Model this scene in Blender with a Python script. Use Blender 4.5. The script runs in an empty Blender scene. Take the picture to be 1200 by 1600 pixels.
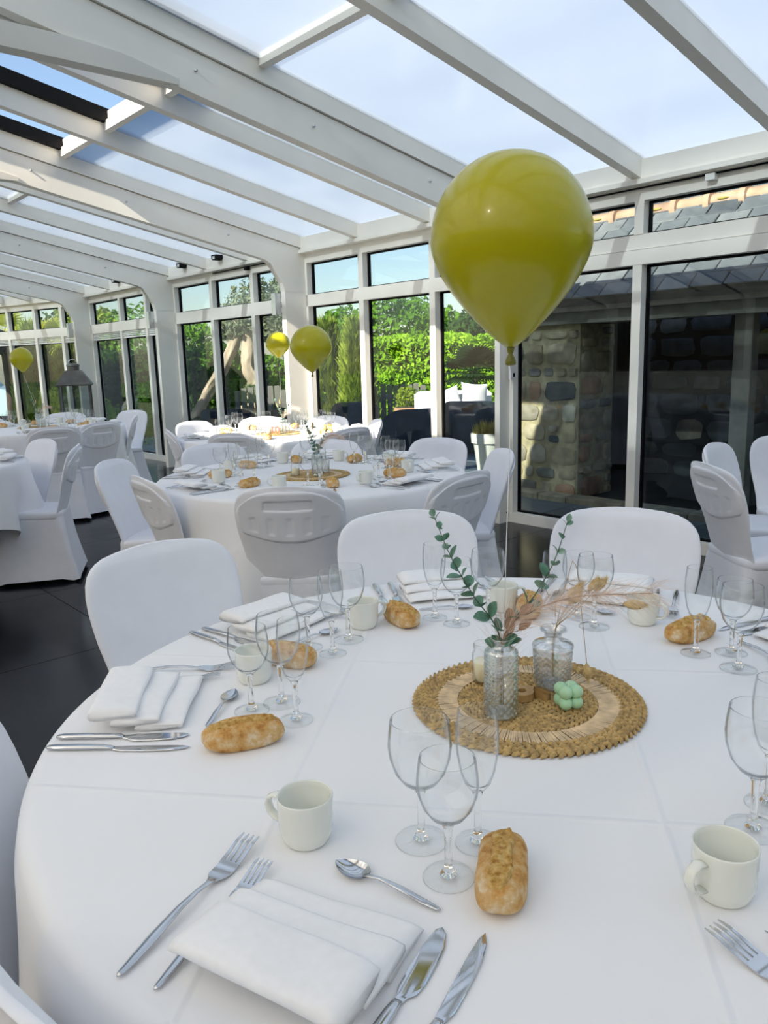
import bpy, bmesh, math, random
from mathutils import Vector, Matrix, noise

scene = bpy.context.scene
COL = scene.collection
R = math.radians
PI = math.pi

# ------------------------------------------------------------------ camera
EYE = 1.307
cam_d = bpy.data.cameras.new('camera')
cam = bpy.data.objects.new('camera', cam_d)
COL.objects.link(cam)
cam_d.sensor_fit = 'VERTICAL'
cam_d.sensor_height = 24.0
cam_d.lens = 1220.0 / 1600.0 * 24.0
cam_d.clip_start = 0.02
cam_d.clip_end = 400
_p, _r = 0.194, -0.0287
_fw = Vector((0, math.cos(_p), -math.sin(_p)))
_up0 = Vector((0, math.sin(_p), math.cos(_p)))
_rt0 = Vector((1, 0, 0))
_rt = _rt0 * math.cos(_r) + _up0 * math.sin(_r)
_up = _up0 * math.cos(_r) - _rt0 * math.sin(_r)
cam.matrix_world = Matrix(((_rt.x, _up.x, -_fw.x, 0), (_rt.y, _up.y, -_fw.y, 0), (_rt.z, _up.z, -_fw.z, EYE), (0, 0, 0, 1)))
scene.camera = cam

# ------------------------------------------------------------------ frame of the glazed wall: u along it, v into the room
WD = Vector((1.007, 6.18, 0))
WA = math.atan2(.7542, -.6567)
MW = Matrix.Translation(WD) @ Matrix.Rotation(WA, 4, 'Z')
def W(u, v, z=0.0):
    return MW @ Vector((u, v, z))
MF = MW @ Matrix.Translation((8.52, 0, 0)) @ Matrix.Rotation(R(16), 4, 'Z')   # end facet

# ------------------------------------------------------------------ sun, sky, exposure
SUN_UVZ = Vector((-.12, 1.0, .59)).normalized()
sdir = (MW.to_3x3() @ SUN_UVZ).normalized()
sun_d = bpy.data.lights.new('sun', 'SUN')
sun_d.energy = 9.0
sun_d.angle = R(.6)
sun_d.color = (1.0, .90, .76)
sun = bpy.data.objects.new('sun', sun_d)
COL.objects.link(sun)
sun.rotation_euler = sdir.to_track_quat('Z', 'Y').to_euler()
world = bpy.data.worlds.new('sky')
scene.world = world
world.use_nodes = True
wn = world.node_tree
wn.nodes.clear()
_o = wn.nodes.new('ShaderNodeOutputWorld')
_b = wn.nodes.new('ShaderNodeBackground')
_s = wn.nodes.new('ShaderNodeTexSky')
_s.sky_type = 'NISHITA'
_s.sun_disc = False
_s.sun_elevation = math.asin(sdir.z)
_s.sun_rotation = math.atan2(sdir.x, sdir.y)
_s.altitude = 0
_s.air_density = 1.0
_s.dust_density = 1.0
_s.ozone_density = 1.0
_b.inputs[1].default_value = .15
wn.links.new(_s.outputs[0], _b.inputs[0])
wn.links.new(_b.outputs[0], _o.inputs[0])
scene.view_settings.view_transform = 'Standard'
scene.view_settings.look = 'None'
scene.view_settings.gamma = 1
scene.view_settings.use_curve_mapping = False
scene.view_settings.exposure = .64
scene.cycles.use_denoising = True
scene.cycles.max_bounces = 14
scene.cycles.diffuse_bounces = 5
scene.cycles.glossy_bounces = 5
scene.cycles.transmission_bounces = 12
scene.cycles.transparent_max_bounces = 24
scene.cycles.sample_clamp_indirect = 6

# ------------------------------------------------------------------ materials
M = {}
def newmat(name):
    m = bpy.data.materials.new(name)
    m.use_nodes = True
    nt = m.node_tree
    b = nt.nodes['Principled BSDF']
    M[name] = m
    return m, nt, b
def S(b, **k):
    al = dict(color='Base Color', rough='Roughness', metal='Metallic', trans='Transmission Weight', ior='IOR', coat='Coat Weight',
              coatr='Coat Roughness', sheen='Sheen Weight', sss='Subsurface Weight', spec='Specular IOR Level', alpha='Alpha')
    for n, v in k.items():
        i = b.inputs[al[n]]
        if n == 'color':
            v = (*v, 1)
        i.default_value = v
def link(nt, a, b):
    nt.links.new(a, b)
def noise_node(nt, scale, detail=3, rough=.5, coord='Object', dist=0.0, stretch=None):
    tc = nt.nodes.new('ShaderNodeTexCoord')
    n = nt.nodes.new('ShaderNodeTexNoise')
    n.inputs['Scale'].default_value = scale
    n.inputs['Detail'].default_value = detail
    n.inputs['Roughness'].default_value = rough
    n.inputs['Distortion'].default_value = dist
    if stretch:
        mp = nt.nodes.new('ShaderNodeMapping')
        mp.inputs['Scale'].default_value = stretch
        link(nt, tc.outputs[coord], mp.inputs[0])
        link(nt, mp.outputs[0], n.inputs['Vector'])
    else:
        link(nt, tc.outputs[coord], n.inputs['Vector'])
    return n
def ramp(nt, fac, stops):
    r = nt.nodes.new('ShaderNodeValToRGB')
    e = r.color_ramp.elements
    e[0].position, e[0].color = stops[0][0], (*stops[0][1], 1)
    e[1].position, e[1].color = stops[1][0], (*stops[1][1], 1)
    for p, c in stops[2:]:
        k = e.new(p)
        k.color = (*c, 1)
    link(nt, fac, r.inputs[0])
    return r
def bump(nt, b, height, strength=.2, dist=.002):
    bp = nt.nodes.new('ShaderNodeBump')
    bp.inputs['Strength'].default_value = strength
    bp.inputs['Distance'].default_value = dist
    link(nt, height, bp.inputs['Height'])
    link(nt, bp.outputs[0], b.inputs['Normal'])
    return bp
def simple(name, color, rough=.5, nscale=0, var=.12, bstr=0, bdist=.002, coord='Object', stretch=None, **k):
    m, nt, b = newmat(name)
    S(b, color=color, rough=rough, **k)
    if nscale:
        n = noise_node(nt, nscale, coord=coord, stretch=stretch)
        lo = tuple(max(0, c * (1 - var)) for c in color)
        hi = tuple(min(1, c * (1 + var)) for c in color)
        r = ramp(nt, n.outputs['Fac'], [(.3, lo), (.7, hi)])
        link(nt, r.outputs[0], b.inputs['Base Color'])
        if bstr:
            bump(nt, b, n.outputs['Fac'], bstr, bdist)
    return m
def mixmat(name, sh):
    m, nt, b = newmat(name)
    nt.nodes.remove(b)
    sh(nt, nt.nodes['Material Output'])
    return m

simple('frame', (.90, .87, .785), .38, 3, .03)
simple('tie_grey', (.74, .72, .65), .42, 3, .03)
simple('frame_white', (.86, .86, .84), .3, 3, .02)
simple('rubber_black', (.005, .005, .006), .6, 20, .2, spec=.12)
simple('fabric', (.80, .815, .865), .85, 14, .02, .10, .002, sheen=.25)
simple('cloth_napkin', (.86, .86, .87), .85, 90, .02, .12, .0006, sheen=.2)
simple('ceramic', (.80, .82, .765), .12, 8, .02, coat=.4)
simple('steel', (.60, .61, .63), .13, 30, .05, metal=1.0)
simple('balloon', (.46, .43, .006), .26, 4, .05, coat=.2, coatr=.1, sss=.1, spec=.35)
simple('balloon_knot', (.16, .16, .01), .4, 30, .1)
simple('ribbon', (.85, .85, .86), .4, 30, .02)
simple('wax_cream', (.86, .80, .60), .45, 10, .03, sss=.3)
simple('wax_green', (.42, .70, .46), .45, 10, .03, sss=.2)
simple('wood_number', (.42, .26, .10), .6, 40, .15, .15, .0005)
simple('wood_red', (.30, .12, .06), .6, 40, .15, .15, .0005)
simple('straw', (.46, .31, .12), .7, 90, .4, .2, .0006)
simple('straw_back', (.16, .085, .025), .8, 60, .3)
simple('straw_pale', (.66, .50, .31), .7, 60, .25, .2, .0006)
simple('euc_leaf', (.10, .235, .165), .55, 40, .35)
simple('euc_leaf_pale', (.22, .36, .28), .55, 40, .3)
simple('euc_stem', (.06, .11, .06), .6, 40, .2)
simple('dry_leaf', (.36, .22, .14), .6, 40, .3)
simple('dry_stem', (.40, .29, .13), .7, 40, .2)
simple('bunny', (.62, .46, .22), .9, 120, .25)
simple('pampas', (.70, .54, .44), .9, 60, .2)
simple('card', (.86, .86, .84), .7, 30, .02)
simple('ink', (.20, .20, .20), .7, 30, .02)
simple('sconce', (.60, .62, .63), .25, 20, .05, metal=.8)
simple('wood_table', (.12, .08, .05), .6, 8, .2)
simple('lantern_metal', (.12, .115, .10), .5, 12, .25, .1, .002)
simple('slate', (.11, .13, .145), .6, 3.0, .35, .3, .004)
simple('slate_pale', (.16, .18, .19), .6, 4.0, .35, .3, .004)
simple('slate_dark', (.07, .085, .10), .6, 3.0, .35, .3, .004)
simple('ridge_tile', (.38, .25, .165), .75, 6, .3, .3, .006)
simple('lichen', (.30, .26, .05), .9, 20, .3)
simple('mortar', (.50, .43, .27), .95, 14, .25, .5, .01)
simple('concrete', (.30, .285, .245), .9, 9, .2, .3, .004)
simple('shed_shade', (.012, .011, .010), .95, 5, .3)  # near-black colour standing in for the shade inside the shed
simple('paver', (.20, .235, .26), .45, 4, .15, .1, .003)
simple('paver_dark', (.13, .16, .18), .4, 4, .15, .1, .003)
simple('lawn', (.10, .18, .03), .95, 2.5, .4, .3, .03)
simple('bark_olive', (.36, .30, .22), .9, 5, .45, .8, .05, stretch=(1, 1, .3))
simple('bark_dark', (.10, .075, .055), .9, 5, .4, .6, .04, stretch=(1, 1, .3))
simple('rattan', (.006, .013, .032), .85, 60, .4, .4, .003)
simple('cushion', (.60, .60, .62), .9, 10, .03)
simple('pot_white', (.80, .79, .74), .5, 5, .04)
simple('terracotta', (.55, .30, .17), .7, 6, .12)
simple('fence_wood', (.15, .145, .135), .8, 5, .3, .3, .004, stretch=(1, 1, .2))
simple('parasol', (.02, .018, .018), .8, 6, .2)
simple('van_paint', (.50, .68, .80), .25, 2, .04, coat=.5)
simple('rock', (.56, .50, .42), .9, 3, .25, .6, .03)
simple('soil', (.06, .045, .03), .95, 20, .3)
simple('plinth', (.30, .28, .24), .9, 8, .2)
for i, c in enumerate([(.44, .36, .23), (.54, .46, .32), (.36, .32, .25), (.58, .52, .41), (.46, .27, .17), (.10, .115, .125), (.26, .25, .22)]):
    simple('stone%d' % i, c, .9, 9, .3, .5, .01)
# floor: large black satin tiles
m, nt, b = newmat('floor_tile')
S(b, color=(.008, .009, .012), rough=.20, spec=.15)
n = noise_node(nt, 1.6, 4)
r = ramp(nt, n.outputs['Fac'], [(.3, (.13, .13, .13)), (.75, (.30, .30, .30))])
link(nt, r.outputs[0], b.inputs['Roughness'])
simple('floor_joint', (.004, .004, .005), .7, 5, .2)

# tablecloth with pressed fold lines
m, nt, b = newmat('tablecloth')
S(b, color=(.83, .835, .85), rough=.82, sheen=.2)
tc = nt.nodes.new('ShaderNodeTexCoord')
sx = nt.nodes.new('ShaderNodeSeparateXYZ')
mp = nt.nodes.new('ShaderNodeMapping')
mp.inputs['Rotation'].default_value = (0, 0, R(9))
link(nt, tc.outputs['Object'], mp.inputs[0])
link(nt, mp.outputs[0], sx.inputs[0])
hs = []
for out, per in (('X', .47), ('Y', .47)):
    a = nt.nodes.new('ShaderNodeMath'); a.operation = 'PINGPONG'; a.inputs[1].default_value = per / 2
    ad = nt.nodes.new('ShaderNodeMath'); ad.operation = 'ADD'; ad.inputs[1].default_value = 5.02
    link(nt, sx.outputs[out], ad.inputs[0]); link(nt, ad.outputs[0], a.inputs[0])
    mr = nt.nodes.new('ShaderNodeMapRange'); mr.interpolation_type = 'SMOOTHSTEP'
    mr.inputs[1].default_value = 0; mr.inputs[2].default_value = .008; mr.inputs[3].default_value = 1; mr.inputs[4].default_value = 0
    link(nt, a.outputs[0], mr.inputs[0])
    hs.append(mr.outputs[0])
ad = nt.nodes.new('ShaderNodeMath'); ad.operation = 'MAXIMUM'
link(nt, hs[0], ad.inputs[0]); link(nt, hs[1], ad.inputs[1])
nz = noise_node(nt, 5, 3)
ml = nt.nodes.new('ShaderNodeMath'); ml.operation = 'MULTIPLY_ADD'; ml.inputs[1].default_value = 1.0
link(nt, nz.outputs['Fac'], ml.inputs[0]); link(nt, ad.outputs[0], ml.inputs[2])
bump(nt, b, ml.outputs[0], .38, .004)

def schlick(nt, f0):
    lw = nt.nodes.new('ShaderNodeLayerWeight'); lw.inputs[0].default_value = .5
    pw = nt.nodes.new('ShaderNodeMath'); pw.operation = 'POWER'; pw.inputs[1].default_value = 5
    ma = nt.nodes.new('ShaderNodeMath'); ma.operation = 'MULTIPLY_ADD'; ma.inputs[1].default_value = 1 - f0; ma.inputs[2].default_value = f0
    link(nt, lw.outputs['Facing'], pw.inputs[0]); link(nt, pw.outputs[0], ma.inputs[0])
    return ma.outputs[0]
# thin clear glass: light passes straight, edges turn grey and mirror-like
def _thin(nt, out, col=(.990, .993, .992), edge=(.13, .16, .17), e0=.66, rough=0.0, f0=.035):
    lw = nt.nodes.new('ShaderNodeLayerWeight'); lw.inputs[0].default_value = .5
    r = ramp(nt, lw.outputs['Facing'], [(e0, col), (1.0, edge)])
    t = nt.nodes.new('ShaderNodeBsdfTransparent'); link(nt, r.outputs[0], t.inputs[0])
    g = nt.nodes.new('ShaderNodeBsdfGlossy'); g.inputs['Roughness'].default_value = rough; g.inputs[0].default_value = (.95, .97, 1, 1)
    x = nt.nodes.new('ShaderNodeMixShader')
    link(nt, schlick(nt, f0), x.inputs[0]); link(nt, t.outputs[0], x.inputs[1]); link(nt, g.outputs[0], x.inputs[2]); link(nt, x.outputs[0], out.inputs[0])
mixmat('glass', _thin)
mixmat('glass_foot', lambda nt, o: _thin(nt, o, (.98, .985, .983), (.40, .43, .44), .72))
mixmat('glass_vase', lambda nt, o: _thin(nt, o, (.99, .992, .99), (.66, .69, .68), .30, .08, .26))
mixmat('glass_green', lambda nt, o: _thin(nt, o, (.97, .985, .972), (.62, .68, .63), .30, .08, .26))
m, nt, b = newmat('glass_stem')
S(b, color=(.99, .995, .995), rough=0.0, trans=1.0, ior=1.45)
# window panes: sun-control glass, tinted, mirror-like at grazing angles
def _pane(nt, out, tint=(.79, .825, .825)):
    t = nt.nodes.new('ShaderNodeBsdfTransparent'); t.inputs[0].default_value = (*tint, 1)
    g = nt.nodes.new('ShaderNodeBsdfGlossy'); g.inputs['Roughness'].default_value = .004; g.inputs[0].default_value = (.9, .95, 1, 1)
    f = schlick(nt, .032)
    x = nt.nodes.new('ShaderNodeMixShader')
    link(nt, f, x.inputs[0])
    link(nt, t.outputs[0], x.inputs[1]); link(nt, g.outputs[0], x.inputs[2]); link(nt, x.outputs[0], out.inputs[0])
mixmat('pane', _pane)
# frosted roof sheets
def _roof(nt, out, tr=(.67, .75, .83), tl=(.72, .76, .80)):
    t = nt.nodes.new('ShaderNodeBsdfTransparent'); t.inputs[0].default_value = (*tr, 1)
    d = nt.nodes.new('ShaderNodeBsdfTranslucent'); d.inputs[0].default_value = (*tl, 1)
    g = nt.nodes.new('ShaderNodeBsdfGlossy'); g.inputs['Roughness'].default_value = .18
    f = schlick(nt, .03)
    n = noise_node(nt, .9, 2, stretch=(.5, 1, 1))
    mr = nt.nodes.new('ShaderNodeMapRange'); mr.inputs[1].default_value = .3; mr.inputs[2].default_value = .7; mr.inputs[3].default_value = .45; mr.inputs[4].default_value = .70
    link(nt, n.outputs['Fac'], mr.inputs[0])
    x = nt.nodes.new('ShaderNodeMixShader')
    link(nt, mr.outputs[0], x.inputs[0]); link(nt, t.outputs[0], x.inputs[1]); link(nt, d.outputs[0], x.inputs[2])
    y = nt.nodes.new('ShaderNodeMixShader')
    link(nt, f, y.inputs[0]); link(nt, x.outputs[0], y.inputs[1]); link(nt, g.outputs[0], y.inputs[2])
    link(nt, y.outputs[0], out.inputs[0])
mixmat('frosted', _roof)
mixmat('frosted_bright', lambda nt, o: _roof(nt, o, (.28, .28, .28), (.97, .97, .95)))  # brighter sheets for the unseen opposite slope, added to light the tables
# leaves
def leafmat(name, c1, c2, scale=1.2):
    def f(nt, out):
        n = noise_node(nt, scale, 3)
        r = ramp(nt, n.outputs['Fac'], [(.3, c1), (.7, c2)])
        d = nt.nodes.new('ShaderNodeBsdfDiffuse'); t = nt.nodes.new('ShaderNodeBsdfTranslucent')
        link(nt, r.outputs[0], d.inputs[0]); link(nt, r.outputs[0], t.inputs[0])
        x = nt.nodes.new('ShaderNodeMixShader'); x.inputs[0].default_value = .35
        link(nt, d.outputs[0], x.inputs[1]); link(nt, t.outputs[0], x.inputs[2]); link(nt, x.outputs[0], out.inputs[0])
    mixmat(name, f)
leafmat('leaf_bright', (.16, .36, .015), (.42, .66, .05), 2)
leafmat('leaf_mid', (.06, .17, .015), (.17, .34, .035), 1)
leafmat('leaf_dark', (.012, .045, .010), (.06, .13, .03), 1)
leafmat('leaf_olive', (.12, .16, .09), (.30, .34, .20), 1.4)
leafmat('leaf_conifer', (.09, .16, .015), (.40, .50, .08), 7)
leafmat('leaf_yellow', (.35, .42, .03), (.72, .72, .20), 5)
leafmat('leaf_palm', (.34, .40, .05), (.70, .70, .14), 2)
leafmat('leaf_darkpalm', (.008, .025, .012), (.03, .06, .025), 2)
leafmat('leaf_heath', (.40, .30, .06), (.70, .56, .12), 12)

# bread
def bread_mat(name, stops, sc):
    m, nt, b = newmat(name)
    S(b, rough=.75)
    n = noise_node(nt, sc, 6, .65)
    r = ramp(nt, n.outputs['Fac'], stops)
    link(nt, r.outputs[0], b.inputs['Base Color'])
    n2 = noise_node(nt, sc * 3, 5, .7)
    bump(nt, b, n2.outputs['Fac'], .9, .004)
bread_mat('crust', [(.34, (.36, .14, .02)), (.57, (.68, .47, .23)), (.45, (.60, .32, .085)), (.70, (.82, .74, .60))], 42)
bread_mat('crumb', [(.34, (.40, .17, .02)), (.62, (.82, .58, .22)), (.46, (.66, .38, .09))], 110)

# ------------------------------------------------------------------ mesh helpers
class MB:
    def __init__(s):
        s.v, s.f = [], []
    def add(s, vs, fs):
        o = len(s.v)
        s.v += [tuple(p) for p in vs]
        s.f += [tuple(i + o for i in f) for f in fs]
        return s
    def box(s, x0, x1, y0, y1, z0, z1, sh=(0, 0)):
        # sh: z shear per unit of y and x
        vs = []
        for z in (z0, z1):
            for x, y in ((x0, y0), (x1, y0), (x1, y1), (x0, y1)):
                vs.append((x, y, z + sh[0] * y + sh[1] * x))
        return s.add(vs, [(3, 2, 1, 0), (4, 5, 6, 7), (0, 1, 5, 4), (1, 2, 6, 5), (2, 3, 7, 6), (3, 0, 4, 7)])
    def bbox(s, x0, x1, y0, y1, z0, z1, b=.004):
        # box with chamfered top edge
        vs = []
        for z, i in ((z0, 0), (z1 - b, 0), (z1, b)):
            vs += [(x0 + i, y0 + i, z), (x1 - i, y0 + i, z), (x1 - i, y1 - i, z), (x0 + i, y1 - i, z)]
        fs = [(3, 2, 1, 0), (8, 9, 10, 11)]
        for k in (0, 4):
            for i in range(4):
                j = (i + 1) % 4
                fs.append((k + i, k + j, k + 4 + j, k + 4 + i))
        return s.add(vs, fs)
    def loft(s, loops, cap=True, closed=True):
        n = len(loops[0])
        vs = [p for l in loops for p in l]
        fs = []
        for k in range(len(loops) - 1):
            for i in range(n if closed else n - 1):
                j = (i + 1) % n
                fs.append((k * n + i, k * n + j, (k + 1) * n + j, (k + 1) * n + i))
        if cap:
            fs.append(tuple(range(n - 1, -1, -1)))
            fs.append(tuple((len(loops) - 1) * n + i for i in range(n)))
        return s.add(vs, fs)
    def lathe(s, prof, n=32, cx=0, cy=0, z0=0, closed=False):
        loops = [[(cx + r * math.cos(2 * PI * i / n), cy + r * math.sin(2 * PI * i / n), z0 + z) for i in range(n)] for r, z in prof]
        if closed:
            loops.append(loops[0])
            return s.loft(loops, cap=False)
        return s.loft(loops, cap=True)
    def tube(s, path, rad, n=8, cap=True):
        P = [Vector(p) for p in path]
        if not hasattr(rad, '__len__'):
            rad = [rad] * len(P)
        loops = []
        up = Vector((0, 0, 1))
        x = None
        for i, p in enumerate(P):
            t = (P[min(i + 1, len(P) - 1)] - P[max(i - 1, 0)]).normalized()
            if x is None:
                x = t.cross(up)
                if x.length < .05:
                    x = t.cross(Vector((1, 0, 0)))
            x = (x - t * x.dot(t)).normalized()
            y = t.cross(x)
            loops.append([p + (x * math.cos(2 * PI * k / n) + y * math.sin(2 * PI * k / n)) * rad[i] for k in range(n)])
        return s.loft(loops, cap)
    def prism(s, poly, a0, a1, axis='x'):
        # polygon of (p, q) swept along axis: 'x' -> (y, z), 'y' -> (x, z), 'z' -> (x, y)
        n = len(poly)
        def pt(a, p, q):
            return {'x': (a, p, q), 'y': (p, a, q), 'z': (p, q, a)}[axis]
        vs = [pt(a0, *p) for p in poly] + [pt(a1, *p) for p in poly]
        fs = [tuple(range(n - 1, -1, -1)), tuple(range(n, 2 * n))] + [(i, (i + 1) % n, n + (i + 1) % n, n + i) for i in range(n)]
        return s.add(vs, fs)
    def grid(s, fn, nu, nv):
        vs = [fn(i / nu, j / nv) for j in range(nv + 1) for i in range(nu + 1)]
        fs = [(j * (nu + 1) + i, j * (nu + 1) + i + 1, (j + 1) * (nu + 1) + i + 1, (j + 1) * (nu + 1) + i) for j in range(nv) for i in range(nu)]
        return s.add(vs, fs)
    def ball(s, c, r, nu=16, nv=10):
        if not hasattr(r, '__len__'):
            r = (r, r, r)
        loops = []
        for j in range(1, nv):
            a = PI * j / nv
            loops.append([(c[0] + r[0] * math.sin(a) * math.cos(2 * PI * i / nu), c[1] + r[1] * math.sin(a) * math.sin(2 * PI * i / nu), c[2] - r[2] * math.cos(a)) for i in range(nu)])
        return s.loft(loops, True)
    def mesh(s, name, mat, smooth=True, fix=True, angle=None):
        me = bpy.data.meshes.new(name)
        me.from_pydata(s.v, [], s.f)
        if fix:
            bm = bmesh.new(); bm.from_mesh(me)
            bmesh.ops.recalc_face_normals(bm, faces=bm.faces)
            bm.to_mesh(me); bm.free()
        if smooth:
            me.polygons.foreach_set('use_smooth', [True] * len(me.polygons))
            if angle is not None:
                me.set_sharp_from_angle(angle=R(angle))
        me.materials.append(M[mat] if isinstance(mat, str) else mat)
        me.update()
        return me

def tag(o, label=None, cat=None, group=None, kind=None):
    if label: o['label'] = label
    if cat: o['category'] = cat
    if group: o['group'] = group
    if kind: o['kind'] = kind
    return o
def obj(name, me, parent=None, mat=None, loc=None, rot=None, kind=None, label=None):
    o = bpy.data.objects.new(name, me)
    COL.objects.link(o)
    if parent is not None:
        o.parent = parent
    if mat is not None:
        o.matrix_world = mat
    if loc is not None:
        o.location = loc
    if rot is not None:
        o.rotation_euler = rot if hasattr(rot, '__len__') else (0, 0, rot)
    if kind: o['kind'] = kind
    if label: o['label'] = label
    return o
def empty(name, loc=(0, 0, 0), rz=0, mat=None):
    o = bpy.data.objects.new(name, None)
    COL.objects.link(o)
    o.empty_display_size = .1
    if mat is not None:
        o.matrix_world = mat
    else:
        o.location = loc
        o.rotation_euler = rz if hasattr(rz, '__len__') else (0, 0, rz)
    return o
def sm(a, b, x):
    t = max(0.0, min(1.0, (x - a) / (b - a)))
    return t * t * (3 - 2 * t)
def lerp(a, b, t):
    return a + (b - a) * t
def interp(tab, x):
    if x <= tab[0][0]: return tab[0][1]
    for (x0, y0), (x1, y1) in zip(tab, tab[1:]):
        if x <= x1:
            return y0 + (y1 - y0) * (x - x0) / (x1 - x0)
    return tab[-1][1]
def build(name, spec, loc, rz, label, cat, group=None, scale=None):
    """spec: list of (part name, mesh, [sub-parts (name, mesh)])"""
    t = empty(name, loc, rz)
    if scale: t.scale = (scale,) * 3
    tag(t, label, cat, group)
    for p in spec:
        o = obj(p[0], p[1], t)
        for q in (p[2] if len(p) > 2 else ()):
            obj(q[0], q[1], o)
    return t
# ================================================================== THE ROOM
TAN = .2
def zg(v):
    return 2.50 + TAN * (v if v <= 5 else 10 - v)
# ---- floor
fl = empty('floor', mat=MW)
tag(fl, 'black satin floor of large tiles under the tables', kind='structure')
obj('floor_bed', MB().box(-10, 9.5, -.06, 10.3, -.10, -.006).mesh('floor_bed', 'floor_joint', False), fl)
TU = 1.133
for i in range(-8, 9):
    for j in range(0, 9):
        u0, v0 = -.445 + i * TU, j * TU
        obj('tile', MB().bbox(u0 + .0015, u0 + TU - .0015, v0 + .0015, v0 + TU - .0015, -.02, 0, .001).mesh('tile', 'floor_tile', False), fl)

# ---- posts and eaves of the glazed wall
wr = empty('wall_right', mat=MW)
tag(wr, 'cream metal posts and eaves of the glazed wall', kind='structure')
POST = {'E': (-2.99, -2.92, .3), 'D': (-.05, .0, .17), 'A': (2.57, 2.64, .30), 'B': (5.41, 5.48, .30), 'C': (8.2, 8.27, .30)}
for k, (a, b_, d) in POST.items():
    p = obj('post', MB().box(a, b_, -.02, d, 0, 2.36).mesh('post', 'frame', False), wr)
    obj('screw', MB().ball((a - .003, d * .5, .08), (.004, .008, .008), 8, 6).mesh('screw', 'rubber_black'), p)
for a, b_ in ((-9.9, -2.99), (-2.92, -.05), (0, 2.57), (2.64, 5.41), (5.48, 8.2)):
    obj('eave_beam', MB().box(a, b_, -.10, .10, 2.345, 2.495).mesh('eave_beam', 'frame', False), wr)
    obj('eave_lip', MB().box(a, b_, .10, .125, 2.345, 2.375).mesh('eave_lip', 'frame', False), wr)

# ---- windows
wcount = [0]
def window(M_, u0, u1, mull, ztr, lower=True, grille=False, label=''):
    wcount[0] += 1
    w = empty('window_%d' % wcount[0], mat=M_)
    tag(w, label, kind='structure')
    f = 'frame'
    obj('sill', MB().box(u0, u1, -.06, .06, 0, .075).mesh('sill', f, False), w)
    obj('head', MB().box(u0, u1, -.05, .05, 2.255, 2.345).mesh('head', f, False), w)
    if ztr[1] - ztr[0] > .15:
        zm = (ztr[0] + ztr[1]) / 2
        obj('transom', MB().box(u0, u1, -.04, .055, ztr[0], zm - .002).mesh('transom', f, False), w)
        obj('transom', MB().box(u0, u1, -.05, .045, zm + .002, ztr[1]).mesh('transom', f, False), w)
    else:
        obj('transom', MB().box(u0, u1, -.045, .05, *ztr).mesh('transom', f, False), w)
    us = [u0] + list(mull) + [u1]
    for m_ in mull:
        obj('mullion', MB().box(m_ - .033, m_ + .033, -.05, .052, .075, ztr[0]).mesh('mullion', f, False), w)
        obj('mullion', MB().box(m_ - .033, m_ + .033, -.05, .05, ztr[1], 2.255).mesh('mullion', f, False), w)
    for i in range(len(us) - 1):
        a = us[i] + (.033 if i else .03)
        b_ = us[i + 1] - (.033 if i + 2 < len(us) else .03)
        if i == 0: obj('jamb', MB().box(us[0], a, -.05, .05, .075, 2.255).mesh('jamb', f, False), w)
        if i + 2 == len(us): obj('jamb', MB().box(b_, us[-1], -.05, .05, .075, 2.255).mesh('jamb', f, False), w)
        for z0, z1 in ((.075, ztr[0]), (ztr[1], 2.255)):
            zt = z1
            if grille and z0 < 1:
                zt = z1 - .10
                g = MB().box(a, b_, -.03, .03, zt, zt + .02)
                for q in range(3):
                    g.box(a, b_, -.02, .03, zt + .032 + q * .024, zt + .046 + q * .024)
                obj('vent_grille', g.mesh('vent_grille', 'frame_white', False), w)
            gk = MB()
            t = .014
            gk.box(a, a + t, -.04, -.01, z0, zt).box(b_ - t, b_, -.04, -.01, z0, zt).box(a, b_, -.04, -.01, z0, z0 + t).box(a, b_, -.04, -.01, zt - t, zt)
            obj('gasket', gk.mesh('gasket', 'rubber_black', False), w)
            obj('pane', MB().box(a + .004, b_ - .004, -.028, -.022, z0 + .004, zt - .004).mesh('pane', 'pane', False), w)
    return w
window(MW, -5.85, -2.99, (-4.9, -3.95), (1.86, 2.05), label='glazed bay beyond the right edge')
window(MW, -2.92, -.05, (-2.06, -1.115), (1.86, 2.05), label='wide glazed bay facing the stone house')
window(MW, 0, 2.57, (.785, 1.71), (1.84, 1.95), label='glazed bay looking on the green hedge')
window(MW, 2.64, 5.41, (3.57, 4.47), (1.81, 1.945), label='glazed bay looking on the old olive tree')
window(MW, 5.48, 8.2, (6.26, 7.10), (1.80, 1.935), grille=True, label='glazed bay with sliding doors and vent strips')
# end facet
wf = empty('wall_end', mat=MF)
tag(wf, 'cream metal posts of the angled end wall', kind='structure')
for a in (2.75, 5.6):
    obj('post', MB().box(a, a + .07, -.02, .3, 0, 2.36).mesh('post', 'frame', False), wf)
for a, b_ in ((-.2, 2.75), (2.82, 5.6)):
    obj('eave_beam', MB().box(a, b_, -.10, .10, 2.345, 2.495).mesh('eave_beam', 'frame', False), wf)
window(MF, -.18, 2.75, (.55, 1.25, 2.0), (1.80, 1.935), grille=True, label='angled glazed bay behind the lantern')
window(MF, 2.82, 5.6, (3.75, 4.7), (1.80, 1.935), grille=True, label='angled glazed bay at the left edge')

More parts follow.
